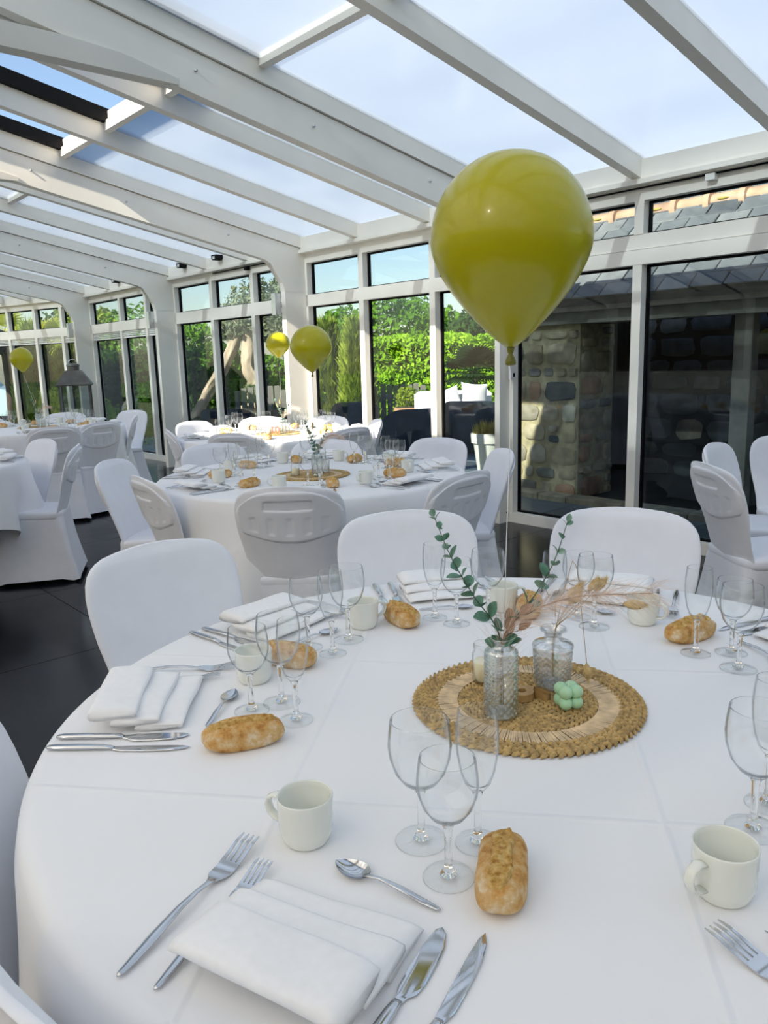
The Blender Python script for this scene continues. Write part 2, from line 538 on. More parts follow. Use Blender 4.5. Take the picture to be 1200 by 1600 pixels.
# ---- roof
ce = empty('ceiling', mat=MW)
tag(ce, 'sloping veranda roof of cream beams and frosted sheets', kind='structure')
RIDGE = 5.0
def sloped(mb, u0, u1, v0, v1, d0, d1):
    """bar following the roof slope between v0 and v1, d0..d1 measured from the glazing line"""
    if v1 <= 5.0001:
        return mb.box(u0, u1, v0, v1, 2.5 + d0, 2.5 + d1, (TAN, 0))
    return mb.box(u0, u1, v0, v1, 2.5 + 10 * TAN + d0, 2.5 + 10 * TAN + d1, (-TAN, 0))
BEAMS = [-8.68, -5.83, -2.955, -.025, 2.605, 5.445, 8.235]
RAFT = [-7.7, -6.75, -4.87, -3.91, -2.06, -1.115, .785, 1.71, 3.57, 4.47, 6.35, 7.28]
for u in BEAMS:
    hw = .037
    prof = [(0.0, 2.372), (RIDGE, 2.372 + RIDGE * TAN), (RIDGE, 2.165 + RIDGE * TAN), (.52, 2.165 + .52 * TAN), (.45, 2.235), (.325, 2.06), (.30, 1.98), (0, 1.98)]
    b1 = obj('roof_beam', MB().prism(prof, u - hw, u + hw, 'x').mesh('roof_beam', 'frame', False), ce)
    prof2 = [(10 - p, q) for p, q in prof]
    obj('roof_beam', MB().prism(prof2, u - hw, u + hw, 'x').mesh('roof_beam', 'frame', False), ce)
    for v0, v1 in ((.0, 5.0), (5.0, 10.0)):
        obj('beam_cap', sloped(MB(), u - .055, u + .055, v0, v1, -.122, .012).mesh('beam_cap', 'frame', False), ce)
    tie = [(2.70, 2.712), (7.30, 2.712), (7.30, 2.74), (7.0, 2.80), (6.72, 2.818), (3.28, 2.818), (3.0, 2.80), (2.70, 2.74)]
    obj('tie_beam', MB().prism(tie, u - .045, u + .045, 'x').mesh('tie_beam', 'tie_grey', False), ce)
    for v in (.9, 1.85, 2.6):
        o = obj('bolt', MB().tube([(u - hw, v, 2.28 + TAN * v), (u - hw - .012, v, 2.28 + TAN * v)], .008, 8).mesh('bolt', 'sconce'), ce)
for u in RAFT:
    for v0, v1 in ((.0, 5.0), (5.0, 10.0)):
        obj('rafter', sloped(MB(), u - .034, u + .034, v0, v1, -.135, .012).mesh('rafter', 'frame', False), ce)
obj('ridge_beam', MB().box(-9.9, 9.2, 4.93, 5.07, 3.36, 3.54).mesh('ridge_beam', 'frame', False), ce)
LINES = sorted([(u, .055) for u in BEAMS] + [(u, .034) for u in RAFT])
for (ua, wa), (ub, wb) in zip(LINES, LINES[1:]):
    a, b_ = ua + wa, ub - wb
    opened = -.1 < ua < 2.5
    vb = 2.36 if opened else 2.21
    def sheet(v0, v1, d=.0):
        obj('roof_sheet', sloped(MB(), a + .002, b_ - .002, v0, v1, d - .016, d).mesh('roof_sheet', 'frosted', False), ce)
    sheet(-.1, vb - .02)
    obj('sheet_bar', sloped(MB(), a, b_, vb - .03, vb + .012, -.05, .012).mesh('sheet_bar', 'frame', False), ce)
    if opened:
        obj('sheet_bar', sloped(MB(), a, b_, vb - .055, vb - .005, .014, .075).mesh('sheet_bar', 'frame', False), ce)
        for q, sgn in ((a, 1), (b_, -1)):
            x0, x1 = sorted((q, q + sgn * .05))
            obj('slide_track', sloped(MB(), x0, x1, vb - .06, 4.93, .0, .09).mesh('slide_track', 'rubber_black', False), ce)
    else:
        sheet(vb, 4.93)
        for q, sgn in ((a, 1), (b_, -1)):
            x0, x1 = sorted((q, q + sgn * .025))
            obj('slide_track', sloped(MB(), x0, x1, vb, 4.93, .004, .05).mesh('slide_track', 'rubber_black', False), ce)
    vo = 6.25 if opened else 5.07
    if opened:
        obj('sheet_bar', sloped(MB(), a, b_, vo - .03, vo + .012, -.05, .075).mesh('sheet_bar', 'frame', False), ce)
    obj('roof_sheet', sloped(MB(), a + .002, b_ - .002, vo, 10.1, -.016, 0).mesh('roof_sheet', 'frosted_bright', False), ce)
# facet roof
cf = empty('ceiling', mat=MF)
tag(cf, 'fan of cream rafters over the far end bay', kind='structure')
FU = [(.35, .034), (1.25, .034), (2.0, .034), (2.785, .05), (3.75, .034), (4.7, .034), (5.65, .05)]
for u, hw in FU:
    obj('rafter', sloped(MB(), u - hw, u + hw, 0, 5.0, -.135 if hw < .04 else -.33, .012).mesh('rafter', 'frame', False), cf)
for (ua, wa), (ub, wb) in zip(FU, FU[1:]):
    obj('roof_sheet', sloped(MB(), ua + wa, ub - wb, -.1, 5.0, -.016, 0).mesh('roof_sheet', 'frosted', False), cf)
obj('roof_sheet', MB().prism([(.316, -.1), (.316, 1.1), (-.1, -.1)], 2.5, 2.51, 'z').mesh('roof_sheet', 'frosted', False), cf)

# ---- opposite long wall and the end behind the camera (cream panels, dark unseen infill added to darken glass reflections)
wl = empty('wall_left', mat=MW)
tag(wl, 'cream wall behind the camera', kind='structure')
for a, b_ in zip([-9.9] + BEAMS[1:-1], BEAMS[1:]):
    obj('panel', MB().box(a + .05, b_ - .05, 9.95, 10.05, 0, .9).mesh('panel', 'frame', False), wl)
    obj('panel', MB().box(a + .05, b_ - .05, 9.95, 10.05, 2.2, 2.5).mesh('panel', 'frame', False), wl)
    obj('post', MB().box(b_ - .05, b_ + .05, 9.85, 10.05, 0, 2.5).mesh('post', 'frame', False), wl)
    obj('panel', MB().box(a + .05, b_ - .05, 9.98, 10.02, .9, 2.2).mesh('panel', 'wood_table', False), wl)
wb_ = obj('wall_back', MB().prism([(0, 0), (10, 0), (10, 2.5), (5, 3.5), (0, 2.5)], -9.95, -9.85, 'x').mesh('wall_back', 'frame', False), mat=MW)
tag(wb_, 'cream gable wall behind the camera', kind='structure')

# ---- window openers, sensors and sconces on the glazed wall
op = empty('window_opener', mat=MW @ Matrix.Translation((-1.5, .06, 2.32)))
tag(op, 'thin black rod opener with white clips under the right eave', 'opener')
obj('rod', MB().tube([(-.62, .012, .008), (1.15, .012, .008)], .006, 8).mesh('rod', 'rubber_black'), op)
obj('rail', MB().box(-.5, .3, 0, .022, .018, .034).mesh('rail', 'frame', False), op)
for x in (-.1, .95):
    obj('clip', MB().bbox(x - .03, x + .03, -.005, .035, -.028, .012, .006).mesh('clip', 'frame_white', False), op)
op = empty('window_opener', mat=MW @ Matrix.Translation((3.6, .06, 2.32)))
tag(op, 'thin dark rod opener above the olive tree window', 'opener')
obj('rod', MB().tube([(-.75, .012, .008), (.75, .012, .008)], .006, 8).mesh('rod', 'rubber_black'), op)
obj('clip', MB().bbox(-.03, .03, -.005, .035, -.028, .012, .006).mesh('clip', 'rubber_black', False), op)
for u, lb in ((-.42, 'black eave lamp beside the largest balloon'), (4.1, 'black eave lamp over the olive tree bay, right one'), (4.95, 'black eave lamp over the olive tree bay, left one'), (6.9, 'black eave lamp over the sliding doors')):
    e = empty('eave_lamp', mat=MW @ Matrix.Translation((u, .14, 2.50)))
    tag(e, lb, 'lamp', 'small black lamps along the eave')
    obj('housing', MB().prism([(-.05, .0), (-.05, -.035), (-.03, -.055), (.03, -.055), (.05, -.035), (.05, 0)], -.05, .05, 'y').mesh('housing', 'rubber_black', False), e)
    obj('lens', MB().box(-.025, .025, -.052, .052, -.045, -.015).mesh('lens', 'frame_white', False), e)
    obj('arm', MB().box(-.012, .012, -.06, .0, -.01, .01).mesh('arm', 'frame_white', False), e)
for (a, b_, d), lb in ((POST['A'], 'silver wall sconce on the post behind the two small balloons'), (POST['B'], 'silver wall sconce on the second post'), (POST['C'], 'silver wall sconce on the post above the lantern')):
    e = empty('wall_sconce', mat=MW @ Matrix.Translation((b_, d, 1.76)))
    tag(e, lb, 'sconce', 'silver sconces on the posts')
    obj('body', MB().bbox(.005, .075, .0, .07, 0, .21, .006).mesh('body', 'sconce', False), e)
    obj('bracket', MB().box(-.001, .03, -.06, .0, .07, .12).mesh('bracket', 'rubber_black', False), e)
dh = empty('door_handle', mat=MW @ Matrix.Translation((-.07, .055, 1.12)))
tag(dh, 'slim cream door handle on the jamb beside the stone wall', 'handle')
obj('grip', MB().bbox(-.03, -.008, .02, .045, 0, .30, .004).mesh('grip', 'frame_white', False), dh)
for z in (.02, .25):
    obj('mount', MB().box(-.03, -.008, -.004, .02, z, z + .03).mesh('mount', 'rubber_black', False), dh)
# ================================================================== FURNITURE
rnd = random.Random(5)
def back_y(z):
    return -.165 - (z - .44) * .30
BW = [(.40, .37), (.44, .38), (.50, .385), (.56, .405), (.62, .43), (.68, .445), (.73, .445), (.765, .43), (.79, .405), (.808, .36), (.82, .30), (.828, .20), (.832, .08)]
def back_loops():
    loops = []
    zs = [.40, .43, .46, .50, .53, .56, .585, .62, .66, .70, .735, .765, .785, .80, .81, .819, .826, .830, .832]
    for z in zs:
        w_ = interp(BW, z) / 2
        T = .011 if z < .55 else lerp(.011, .017, sm(.55, .62, z))
        if z > .80: T *= lerp(1, .35, sm(.80, .832, z))
        n = 36
        l = []
        for i in range(n):
            a = 2 * PI * i / n
            cx, sy = math.cos(a), math.sin(a)
            x = w_ * math.copysign(abs(cx) ** .45, cx)
            y = T * math.copysign(abs(sy) ** .8, sy)
            # a faint pull crease
            l.append((x, back_y(z) + y + .035 * (x / .22) ** 2 - .012, z))
        loops.append(l)
    return loops
def pad_fn(s, t):
    # outer shell panel pressed out of the cover: s across, t from bottom (0) to top (1)
    zt = .822
    k = s * 2 - 1
    w_ = .5 * interp(BW, lerp(.60, .80, t)) * (.992 - .09 * sm(.72, 1.0, t) ** 2 - .03 * (1 - sm(0, .25, t)))
    x = k * w_
    zb = .588 + .052 * k * k
    z = lerp(zb, zt - .062 * abs(k) ** 4, t)
    y = back_y(z) + .035 * (x / .22) ** 2 - .012 - .004 - .008 * sm(1.0, .90, abs(k)) * sm(1.0, .9, t)
    d = .010 * sm(0, .07, t) * sm(1.0, .93, t) * sm(1.0, .93, abs(k))
    # hand slot
    d -= .009 * sm(.46, .40, abs(k)) * sm(.60, .64, t) * sm(.80, .76, t)
    for q in (-.66, -.34, 0, .34, .66):
        d -= .0035 * sm(.075, .05, abs(k - q)) * sm(.14, .20, t) * sm(.50, .44, t)
    return (x, y - d, z)
def rrect(hx, hy, r, n=6):
    pts = []
    for cx, cy, a0 in ((hx - r, hy - r, 0), (-hx + r, hy - r, 90), (-hx + r, -hy + r, 180), (hx - r, -hy + r, 270)):
        for i in range(n + 1):
            a = R(a0 + 90 * i / n)
            pts.append((cx + r * math.cos(a), cy + r * math.sin(a)))
    return pts
def seat_mesh():
    mb = MB()
    loops = []
    for z, sc in ((.40, .94), (.405, .985), (.42, 1), (.435, 1), (.446, .985), (.452, .93), (.450, .6), (.446, .2)):
        loops.append([(x * sc * 1.0, .015 + y * sc, z + .008 * (y / .2)) for x, y in rrect(.195, .20, .06)])
    return mb.loft(loops).mesh('seat', 'fabric')
def skirt_mesh():
    mb = MB()
    n = 64
    top = rrect(.192, .197, .06, 15)
    loops = []
    for k in range(15):
        t = k / 14
        l = []
        for i, (x, y) in enumerate(top):
            a = math.atan2(y, x)
            cs = abs(math.cos(2 * a))       # 1 mid-side, 0 corner
            # feet rectangle
            fx, fy = .225, .265
            m = max(abs(x) / fx, abs(y) / fy)
            ex, ey = x / m, y / m
            p = t + .10 * math.sin(PI * t) * (-.9 * cs)
            px, py = lerp(x, ex, p), lerp(y, ey, p)
            pinch = .055 * math.sin(PI * min(1, t * 1.02)) * cs * (1.3 if abs(x) > abs(y) else .6)
            rr = math.hypot(px, py)
            px, py = px * (1 - pinch / rr), py * (1 - pinch / rr)
            zlow = .012 + .045 * cs
            z = lerp(.425, zlow, t)
            rip = .003 * math.sin(9 * a + 4 * t) * (1 - t) * sm(0, .1, t)
            l.append((px + rip, .015 + py + rip, z))
        loops.append(l)
    return mb.loft(loops, cap=False).mesh('skirt', 'fabric')
CH = dict(backrest=MB().loft(back_loops()).mesh('backrest', 'fabric'), pad=MB().grid(pad_fn, 72, 44).mesh('back_pad', 'fabric'), seat=seat_mesh(), skirt=skirt_mesh())
CH['foot'] = MB().lathe([(.014, 0), (.015, .004), (.015, .03), (.010, .034)], 10).mesh('foot', 'rubber_black')
def chair(bx, by, tx, ty, label, group):
    """bx, by: top of the back; tx, ty: the point it faces"""
    d = Vector((tx - bx, ty - by)).normalized()
    t = empty('banquet_chair', (bx + d.x * .285, by + d.y * .285, 0), math.atan2(d.y, d.x) - PI / 2)
    tag(t, label, 'chair', group)
    obj('backrest', CH['backrest'], t)
    obj('back_pad', CH['pad'], t)
    obj('seat', CH['seat'], t)
    obj('skirt', CH['skirt'], t)
    for sx in (-1, 1):
        for sy in (-.225, .255):
            obj('foot', CH['foot'], t, loc=(sx * .205, sy, 0))
    return t
# ---- tables and cloths
TZ = .753
def cloth_mesh(Rt, half, seed, rot):
    rg = random.Random(seed)
    ph = [rg.uniform(0, 6.28) for _ in range(6)]
    mb = MB()
    n = 192
    loops = []
    def L(a):
        b = a - rot
        return min(.735, half / max(abs(math.cos(b)), abs(math.sin(b))) - Rt)
    def fold(a):
        f = .55 * math.sin(9 * a + ph[0]) + .4 * math.sin(14 * a + ph[1]) + .3 * math.sin(23 * a + ph[2])
        b = (a - rot) % (PI / 2) - PI / 4
        return .8 * f + 1.5 * math.exp(-(b / .16) ** 2) - .9 * (math.exp(-((b - .3) / .13) ** 2) + math.exp(-((b + .3) / .13) ** 2))
    for r in (.02, .2, .4, .55, .65, .71, Rt - .022):
        loops.append([(r * math.cos(2 * PI * i / n), r * math.sin(2 * PI * i / n), TZ) for i in range(n)])
    for a in (25, 50, 75):
        q = Rt - .022 + .022 * math.sin(R(a))
        loops.append([(q * math.cos(2 * PI * i / n), q * math.sin(2 * PI * i / n), TZ - .022 + .022 * math.cos(R(a))) for i in range(n)])
    for k in range(1, 13):
        t = k / 12
        l = []
        for i in range(n):
            a = 2 * PI * i / n
            s = L(a) * t
            f = fold(a)
            r = Rt + .004 + s * (.05 + .085 * f * sm(0, .25, s) )
            l.append((r * math.cos(a), r * math.sin(a), TZ - .018 - s * .985))
        loops.append(l)
    return mb.loft(loops, cap=False).add([loops[0][i] for i in range(n)], [tuple(range(n))]).mesh('tablecloth', 'tablecloth')
def table(name_label, cloth_label, cx, cy, Rt, rot, seed):
    t = empty('banquet_table', (cx, cy, 0), rot)
    tag(t, name_label, 'table')
    obj('tabletop', MB().lathe([(Rt - .03, .715), (Rt - .012, .72), (Rt - .012, .745), (Rt - .02, .75)], 64).mesh('tabletop', 'wood_table'), t)
    for sx in (-1, 1):
        for sy in (-1, 1):
            obj('leg', MB().tube([(sx * .33, sy * .33, 0), (sx * .33, sy * .33, .716)], .016, 10).mesh('leg', 'lantern_metal'), t)
    c = obj('tablecloth', cloth_mesh(Rt, 1.09, seed, rot), loc=(cx, cy, 0))
    tag(c, cloth_label, 'tablecloth')
    return c
TAB = {
    1: (.224, 1.18, .756, R(-155)), 2: (-.352, 3.88, .766, R(-155)), 3: (-.83, 6.15, .76, R(-128)),
    4: (-3.25, 7.5, .76, R(-20)), 5: (-2.95, 4.65, .76, R(-25)), 6: (2.45, 2.95, .76, R(-20)),
}
TNAME = {1: 'front table', 2: 'second table behind the front one', 3: 'sunlit table by the windows', 4: 'far table by the lantern', 5: 'table cut off by the left edge', 6: 'table off the right edge'}
table('round front table hidden under its white cloth', 'white cloth on the front table under the largest balloon', *TAB[1], 1)
table('round second table hidden under its white cloth', 'white cloth on the second table, behind the front one', *TAB[2], 2)
table('round table by the windows hidden under its cloth', 'brightly sunlit white cloth on the table by the windows', *TAB[3], 3)
table('round far table by the lantern under its cloth', 'bluish white cloth with hanging corner on the far table', *TAB[4], 4)
table('round table at the left edge under its cloth', 'white cloth with corner to the floor at left edge', *TAB[5], 5)
table('round table beyond the right edge under its cloth', 'white cloth on the table beyond the right edge', *TAB[6], 6)
def tchairs(k, lst, group):
    cx, cy = TAB[k][:2]
    for bx, by, lb in lst:
        chair(bx, by, cx, cy, lb, group)
tchairs(1, [(-.63, 2.07, 'white covered chair at the left of the front table, pulled back'),
            (.065, 2.43, 'white covered chair behind the eucalyptus, centre back of front table'),
            (.75, 2.37, 'white covered chair behind the pampas, right back of front table'),
            (-.628, .955, 'white covered chair cut by the left edge, beside the front table'),
            (-.262, .500, 'pale covered chair back in the bottom left corner')], 'chairs around the front table')
tchairs(2, [(-.375, 2.99, 'grey shaded chair seen from behind with hand slot, middle of picture'),
            (-1.06, 3.38, 'shaded chair seen from behind, left front of second table'),
            (-1.42, 4.02, 'white covered chair left of second table, side turned'),
            (-1.04, 4.72, 'pale blue covered chair at left back of second table'),
            (-.34, 4.78, 'pale blue covered chair back beyond the second table vase'),
            (.36, 4.68, 'pale blue covered chair at right back of second table'),
            (.64, 4.0, 'white covered chair right of second table, by the door post'),
            (.36, 3.24, 'grey shaded chair seen from behind, right front of second table')], 'chairs around the second table')
tchairs(3, [(-1.60, 5.86, 'white chair at left end of the sunlit table, side turned'),
            (-1.62, 6.68, 'sunlit white chair at left back of sunlit table'),
            (-1.06, 6.98, 'sunlit white chair at middle back of sunlit table'),
            (-.45, 6.86, 'sunlit white chair at right back of sunlit table'),
            (-.02, 6.30, 'sunlit white chair at right end of sunlit table'),
            (-.20, 5.58, 'shaded grey chair at right front of sunlit table'),
            (-1.03, 5.40, 'pale chair seen from behind at front of sunlit table')], 'chairs around the sunlit table')
tchairs(4, [(-2.70, 8.62, 'blue-grey chair at right back of far table, by sliding doors'),
            (-3.42, 8.55, 'pale chair at back of the far table under the lantern'),
            (-2.42, 7.75, 'dark blue-grey chair at right end of far table'),
            (-2.46, 6.92, 'pale blue chair at right front of far table, seen from behind'),
            (-2.72, 6.52, 'blue-grey chair back at front of far table'),
            (-4.05, 8.0, 'pale chair at left back of far table'),
            (-3.62, 6.60, 'shaded chair back cut by left edge, at far table')], 'chairs around the far table')
tchairs(5, [(-1.92, 4.92, 'lilac shaded chair seen from its side, at left table'),
            (-2.30, 5.36, 'pale blue chair beyond the corner of the left table')], 'chairs around the left table')
for bx, by, tx, ty, lb in ((1.38, 3.30, 2.46, 3.35, 'white chair seen from behind near the right edge'),
                           (1.70, 4.0, 2.46, 3.35, 'white chair showing its front, behind the right edge chair'),
                           (2.27, 4.33, 2.12, 3.45, 'white chair cut off by the right edge')):
    chair(bx, by, tx, ty, lb, 'chairs around the right table')

# ================================================================== TABLEWARE
def glass_prof(kind):
    if kind == 'wine':
        H, zb, foot = .141, .064, .0285
        out = [(.004, zb), (.010, zb + .003), (.019, zb + .010), (.0275, zb + .022), (.0325, zb + .037), (.0335, zb + .048), (.0325, zb + .060), (.0305, H - .002), (.0300, H)]
    elif kind == 'big':
        H, zb, foot = .152, .066, .031
        out = [(.004, zb), (.011, zb + .003), (.021, zb + .011), (.030, zb + .024), (.0355, zb + .042), (.0368, zb + .056), (.0357, zb + .070), (.0338, H - .002), (.0333, H)]
    else:
        H, zb, foot = .165, .066, .027
        out = [(.004, zb), (.009, zb + .003), (.0155, zb + .012), (.0205, zb + .028), (.0238, zb + .048), (.0248, zb + .066), (.0240, zb + .082), (.0222, H - .002), (.0218, H)]
    inn = []
    for i, (r, z) in enumerate(reversed(out)):
        inn.append((max(.0015, r - .0012), z - (.0 if i == 0 else .0003)))
    inn = [(r, max(z, zb + .0055)) for r, z in inn if z > zb + .003] + [(.0012, zb + .005)]
    bowl = out + inn
    stem = [(.0095, .0045), (.0078, .0075), (.0052, .012), (.0042, .020), (.0040, .040), (.0046, zb - .006), (.0062, zb - .0015), (.0040, zb - .0003)]
    ft = [(foot - .002, 0), (foot, .0006), (foot - .0008, .0016), (foot * .6, .0030), (.0098, .0043), (.004, .0043)]
    return bowl, stem, ft
GL = {}
for k, nm in (('wine', 'wine_glass'), ('big', 'water_glass'), ('flute', 'champagne_flute')):
    b_, s_, f_ = glass_prof(k)
    GL[k] = (nm, [('bowl', MB().lathe(b_, 40).mesh('bowl', 'glass')), ('stem', MB().lathe(s_, 16).mesh('stem', 'glass_stem')), ('foot', MB().lathe(f_, 40).mesh('foot', 'glass_foot'))])
# cup
prof = [(.021, 0), (.0245, .001), (.0265, .004), (.0290, .010), (.0305, .016), (.0318, .052), (.0320, .0555), (.0312, .0572), (.0300, .0560), (.0294, .050), (.0285, .018), (.0250, .009), (.001, .0075)]
cup_body = MB().lathe(prof, 40).mesh('body', 'ceramic')
hp = [(.030, 0, .045), (.040, 0, .0475), (.0485, 0, .043), (.0515, 0, .034), (.0485, 0, .0245), (.041, 0, .0185), (.0295, 0, .0165)]
mb = MB()
loops = []
for i, p in enumerate(hp):
    q0, q1 = Vector(hp[max(i - 1, 0)]), Vector(hp[min(i + 1, len(hp) - 1)])
    t = (q1 - q0).normalized()
    nrm = Vector((t.z, 0, -t.x))
    loops.append([Vector(p) + nrm * .0028 * math.cos(2 * PI * k / 12) + Vector((0, 1, 0)) * .0062 * math.sin(2 * PI * k / 12) for k in range(12)])
CUP = [('body', cup_body), ('handle', mb.loft(loops).mesh('handle', 'ceramic'))]

def bar(path, wid, thk, n=12, mat='steel', name='handle'):
    """lofted flat bar along x: path of (x, z), half widths, half thicknesses"""
    loops = [[(x, w_ * math.cos(2 * PI * k / n), z + t_ * math.sin(2 * PI * k / n)) for k in range(n)] for (x, z), w_, t_ in zip(path, wid, thk)]
    return MB().loft(loops).mesh(name, mat)
def fork_parts(L_):
    h = bar([(0, .0035), (.004, .0035), (.02, .004), (.05, .0065), (.09, .0095), (.115, .0085), (.135, .0055), (.143, .005)], [.001, .0035, .0052, .0062, .0042, .0030, .0036, .006], [.0008, .0016, .002, .0022, .002, .0018, .0013, .001])
    mb = MB()
    def hz(x):
        return .005 - .0028 * math.sin(PI * sm(.14, .185, x)) + .006 * sm(.178, .21, x)
    xs = [.140, .146, .152, .160, .168, .175]
    ws = [.0045, .0085, .0108, .0116, .0118, .0118]
    loops = [[(x, w_, hz(x) + .0008), (x, -w_, hz(x) + .0008), (x, -w_, hz(x) - .0007), (x, w_, hz(x) - .0007)] for x, w_ in zip(xs, ws)]
    mb.loft(loops)
    hd = mb.mesh('neck', 'steel', True, angle=50)
    tn = []
    for k in range(4):
        y0 = (-.0100 + k * .00667)
        lp = []
        for i in range(8):
            x = .173 + i * (.217 - .173) / 7
            w_ = lerp(.0022, .0012, i / 7) if i < 7 else .0004
            lp.append([(x, y0 + w_, hz(x) + .0007), (x, y0 - w_, hz(x) + .0007), (x, y0 - w_, hz(x) - .0006), (x, y0 + w_, hz(x) - .0006)])
        tn.append(('tine', MB().loft(lp).mesh('tine', 'steel', True, angle=50)))
    return [('handle', h), ('head', hd, tn)]
FORK = fork_parts(.217)
def spoon_parts():
    h = bar([(0, .0028), (.004, .003), (.02, .004), (.05, .0075), (.078, .0085), (.092, .006), (.099, .0045)], [.001, .003, .0045, .0042, .0026, .0028, .004], [.0008, .0013, .0016, .0018, .0018, .0014, .001])
    mb = MB()
    def f(s, t):
        x = .095 + .045 * s
        k = math.sin(PI * min(1, max(0, (s * .94 + .06))) ** .8)
        w_ = .0148 * max(.05, k) ** .7 * (1.0 if s < .97 else .5)
        y = (t * 2 - 1) * w_
        dep = .0062 * max(0, k) * (1 - (t * 2 - 1) ** 2)
        return (x, y, .0068 - dep + .0006)
    mb.grid(f, 18, 12)
    mb2 = MB().grid(lambda s, t: tuple(Vector(f(s, t)) - Vector((0, 0, .0010))), 18, 12)
    mb.add(mb2.v, [tuple(reversed(q)) for q in mb2.f])
    return [('handle', h), ('bowl', mb.mesh('bowl', 'steel'))]
SPOON = spoon_parts()
def blade(pts, th, name='blade', z0=.0022):
    n = len(pts)
    mb = MB()
    c = Vector((sum(p[0] for p in pts) / n, sum(p[1] for p in pts) / n))
    def ins(p, k):
        return (lerp(p[0], c.x, k), lerp(p[1], c.y, k))
    mb.loft([[(*ins(p, .03), z0 - th) for p in pts], [(*p, z0) for p in pts], [(*ins(p, .06), z0 + th) for p in pts]])
    return mb.mesh(name, 'steel', True, angle=35)
KH = bar([(0, .004), (.003, .004), (.012, .0045), (.05, .0048), (.085, .0045), (.095, .004), (.100, .003)], [.003, .0052, .0066, .0064, .0055, .0045, .0042], [.0015, .0028, .0034, .0036, .0032, .0025, .0014])
KNIFE = [('handle', KH), ('blade', blade([(.098, -.004), (.104, -.0062), (.112, -.0085), (.150, -.0088), (.180, -.0070), (.200, -.0030), (.213, .0035), (.205, .0062), (.180, .0072), (.140, .0066), (.104, .0052), (.098, .004)], .0010))]
FKNIFE = [('handle', KH), ('blade', blade([(.098, -.004), (.106, -.006), (.112, -.0110), (.125, -.0128), (.150, -.0118), (.175, -.0088), (.190, -.0030), (.197, .004), (.192, .0085), (.170, .0105), (.140, .0095), (.115, .0080), (.106, .005), (.098, .004)], .0009))]
def bread_parts(seed):
    L_, Wd, Hh = .117, .052, .042
    def f(s, t):
        a = 2 * PI * s
        b = PI * (t - .5)
        e1, e2 = .60, .62
        cb, sb = math.cos(b), math.sin(b)
        ca, sa = math.cos(a), math.sin(a)
        sg = lambda v, e: math.copysign(abs(v) ** e, v)
        x = L_ / 2 * sg(cb, e2) * sg(ca, e1)
        y = Wd / 2 * sg(cb, e2) * sg(sa, e1)
        z = Hh / 2 * sg(sb, e2)
        nz = noise.noise(Vector((x * 22 + seed, y * 22, z * 22)))
        k = 1 + .10 * nz + .035 * noise.noise(Vector((x * 70, y * 70 + seed, z * 70)))
        y *= 1.08 - .22 * abs(x / (L_ / 2)) ** 2
        z2 = z * (1 - .22 * (x / (L_ / 2)) ** 2)
        if z > 0:
            # split along the top
            z2 -= .006 * math.exp(-((y - .004) / .006) ** 2) * sm(.052, .03, abs(x))
        return (x * k, y * k, max(z2, -Hh / 2 * .86) + Hh / 2 * .86)
    crust = MB().grid(f, 56, 28).mesh('crust', 'crust')
    def g(s, t):
        x = (s - .5) * .102
        wv = .0175 * (1 - abs(2 * s - 1) ** 3 * .75)
        y = .0045 + (t - .5) * 2 * wv + .0025 * math.sin(x * 90 + seed)
        base = Hh * .94 - .24 * Hh / 2 * (x / (L_ / 2)) ** 2 - 22 * y * y
        n_ = noise.noise(Vector((x * 110 + seed, y * 110, 3.1))) + .5 * noise.noise(Vector((x * 260, y * 260, seed)))
        lip = math.exp(-((t - .10) / .09) ** 2)
        z = base + .0012 + .0022 * n_ + .0040 * lip * (1 + .35 * math.sin(x * 130 + seed)) * sm(.5, .36, abs(s - .5)) - .006 * (sm(.05, 0, t) + sm(.95, 1, t)) - .008 * (sm(.05, 0, s) + sm(.95, 1, s))
        return (x, y, z)
    return [('crust', crust), ('torn_top', MB().grid(g, 56, 26).mesh('torn_top', 'crumb'))]
BREAD = [bread_parts(1.3), bread_parts(7.7)]
def fold_mesh(w_, d_, th, seed, z0):
    mb = MB()
    n = 20
    loops = []
    for i in range(15):
        s = i / 14
        x = (s - .5) * w_
        l = []
        for k in range(n):
            a = 2 * PI * k / n
            cy = math.cos(a)
            y = d_ / 2 * math.copysign(abs(cy) ** .55, cy)
            q = .55 + .45 * sm(-1, 1, -y / (d_ / 2))       # rolled edge is plumper
            z = th / 2 * q * math.copysign(abs(math.sin(a)) ** .7, math.sin(a)) + th / 2
            nn = noise.noise(Vector((x * 14 + seed, y * 18, seed)))
            y += .004 * noise.noise(Vector((x * 10, seed, a)))
            edge = 1 - .25 * sm(.92, 1, abs(2 * s - 1))
            z = max(.0003, (z * edge + .0035 * nn * (1 if z > th * .3 else .0)))
            l.append((x + .0015 * math.sin(a * 2 + seed), y + x * .05 * math.sin(seed), z0 + z))
        loops.append(l)
    return mb.loft(loops).mesh('fold', 'cloth_napkin')
NAPK = []
for sd in (1.0, 4.2):
    NAPK.append([('fold', fold_mesh(.185, .074, .017, sd, 0.0008), .042, 0), ('fold', fold_mesh(.188, .076, .019, sd + 2, .0105), .004, 1), ('fold', fold_mesh(.186, .074, .022, sd + 4, .021), -.034, 2)])
CARD = MB().box(-.045, .045, -.03, .03, 0, .0006).mesh('paper', 'card', False)
mb = MB()
for ln, (x0, x1, y) in enumerate(((-.03, .028, .012), (-.022, .02, .002))):
    mb.tube([(lerp(x0, x1, i / 40), y + .0022 * math.sin(i * 1.3) * (1 if i % 7 else 2), .0007) for i in range(41)], .00022, 4)
SCRIPT = mb.mesh('handwriting', 'ink')

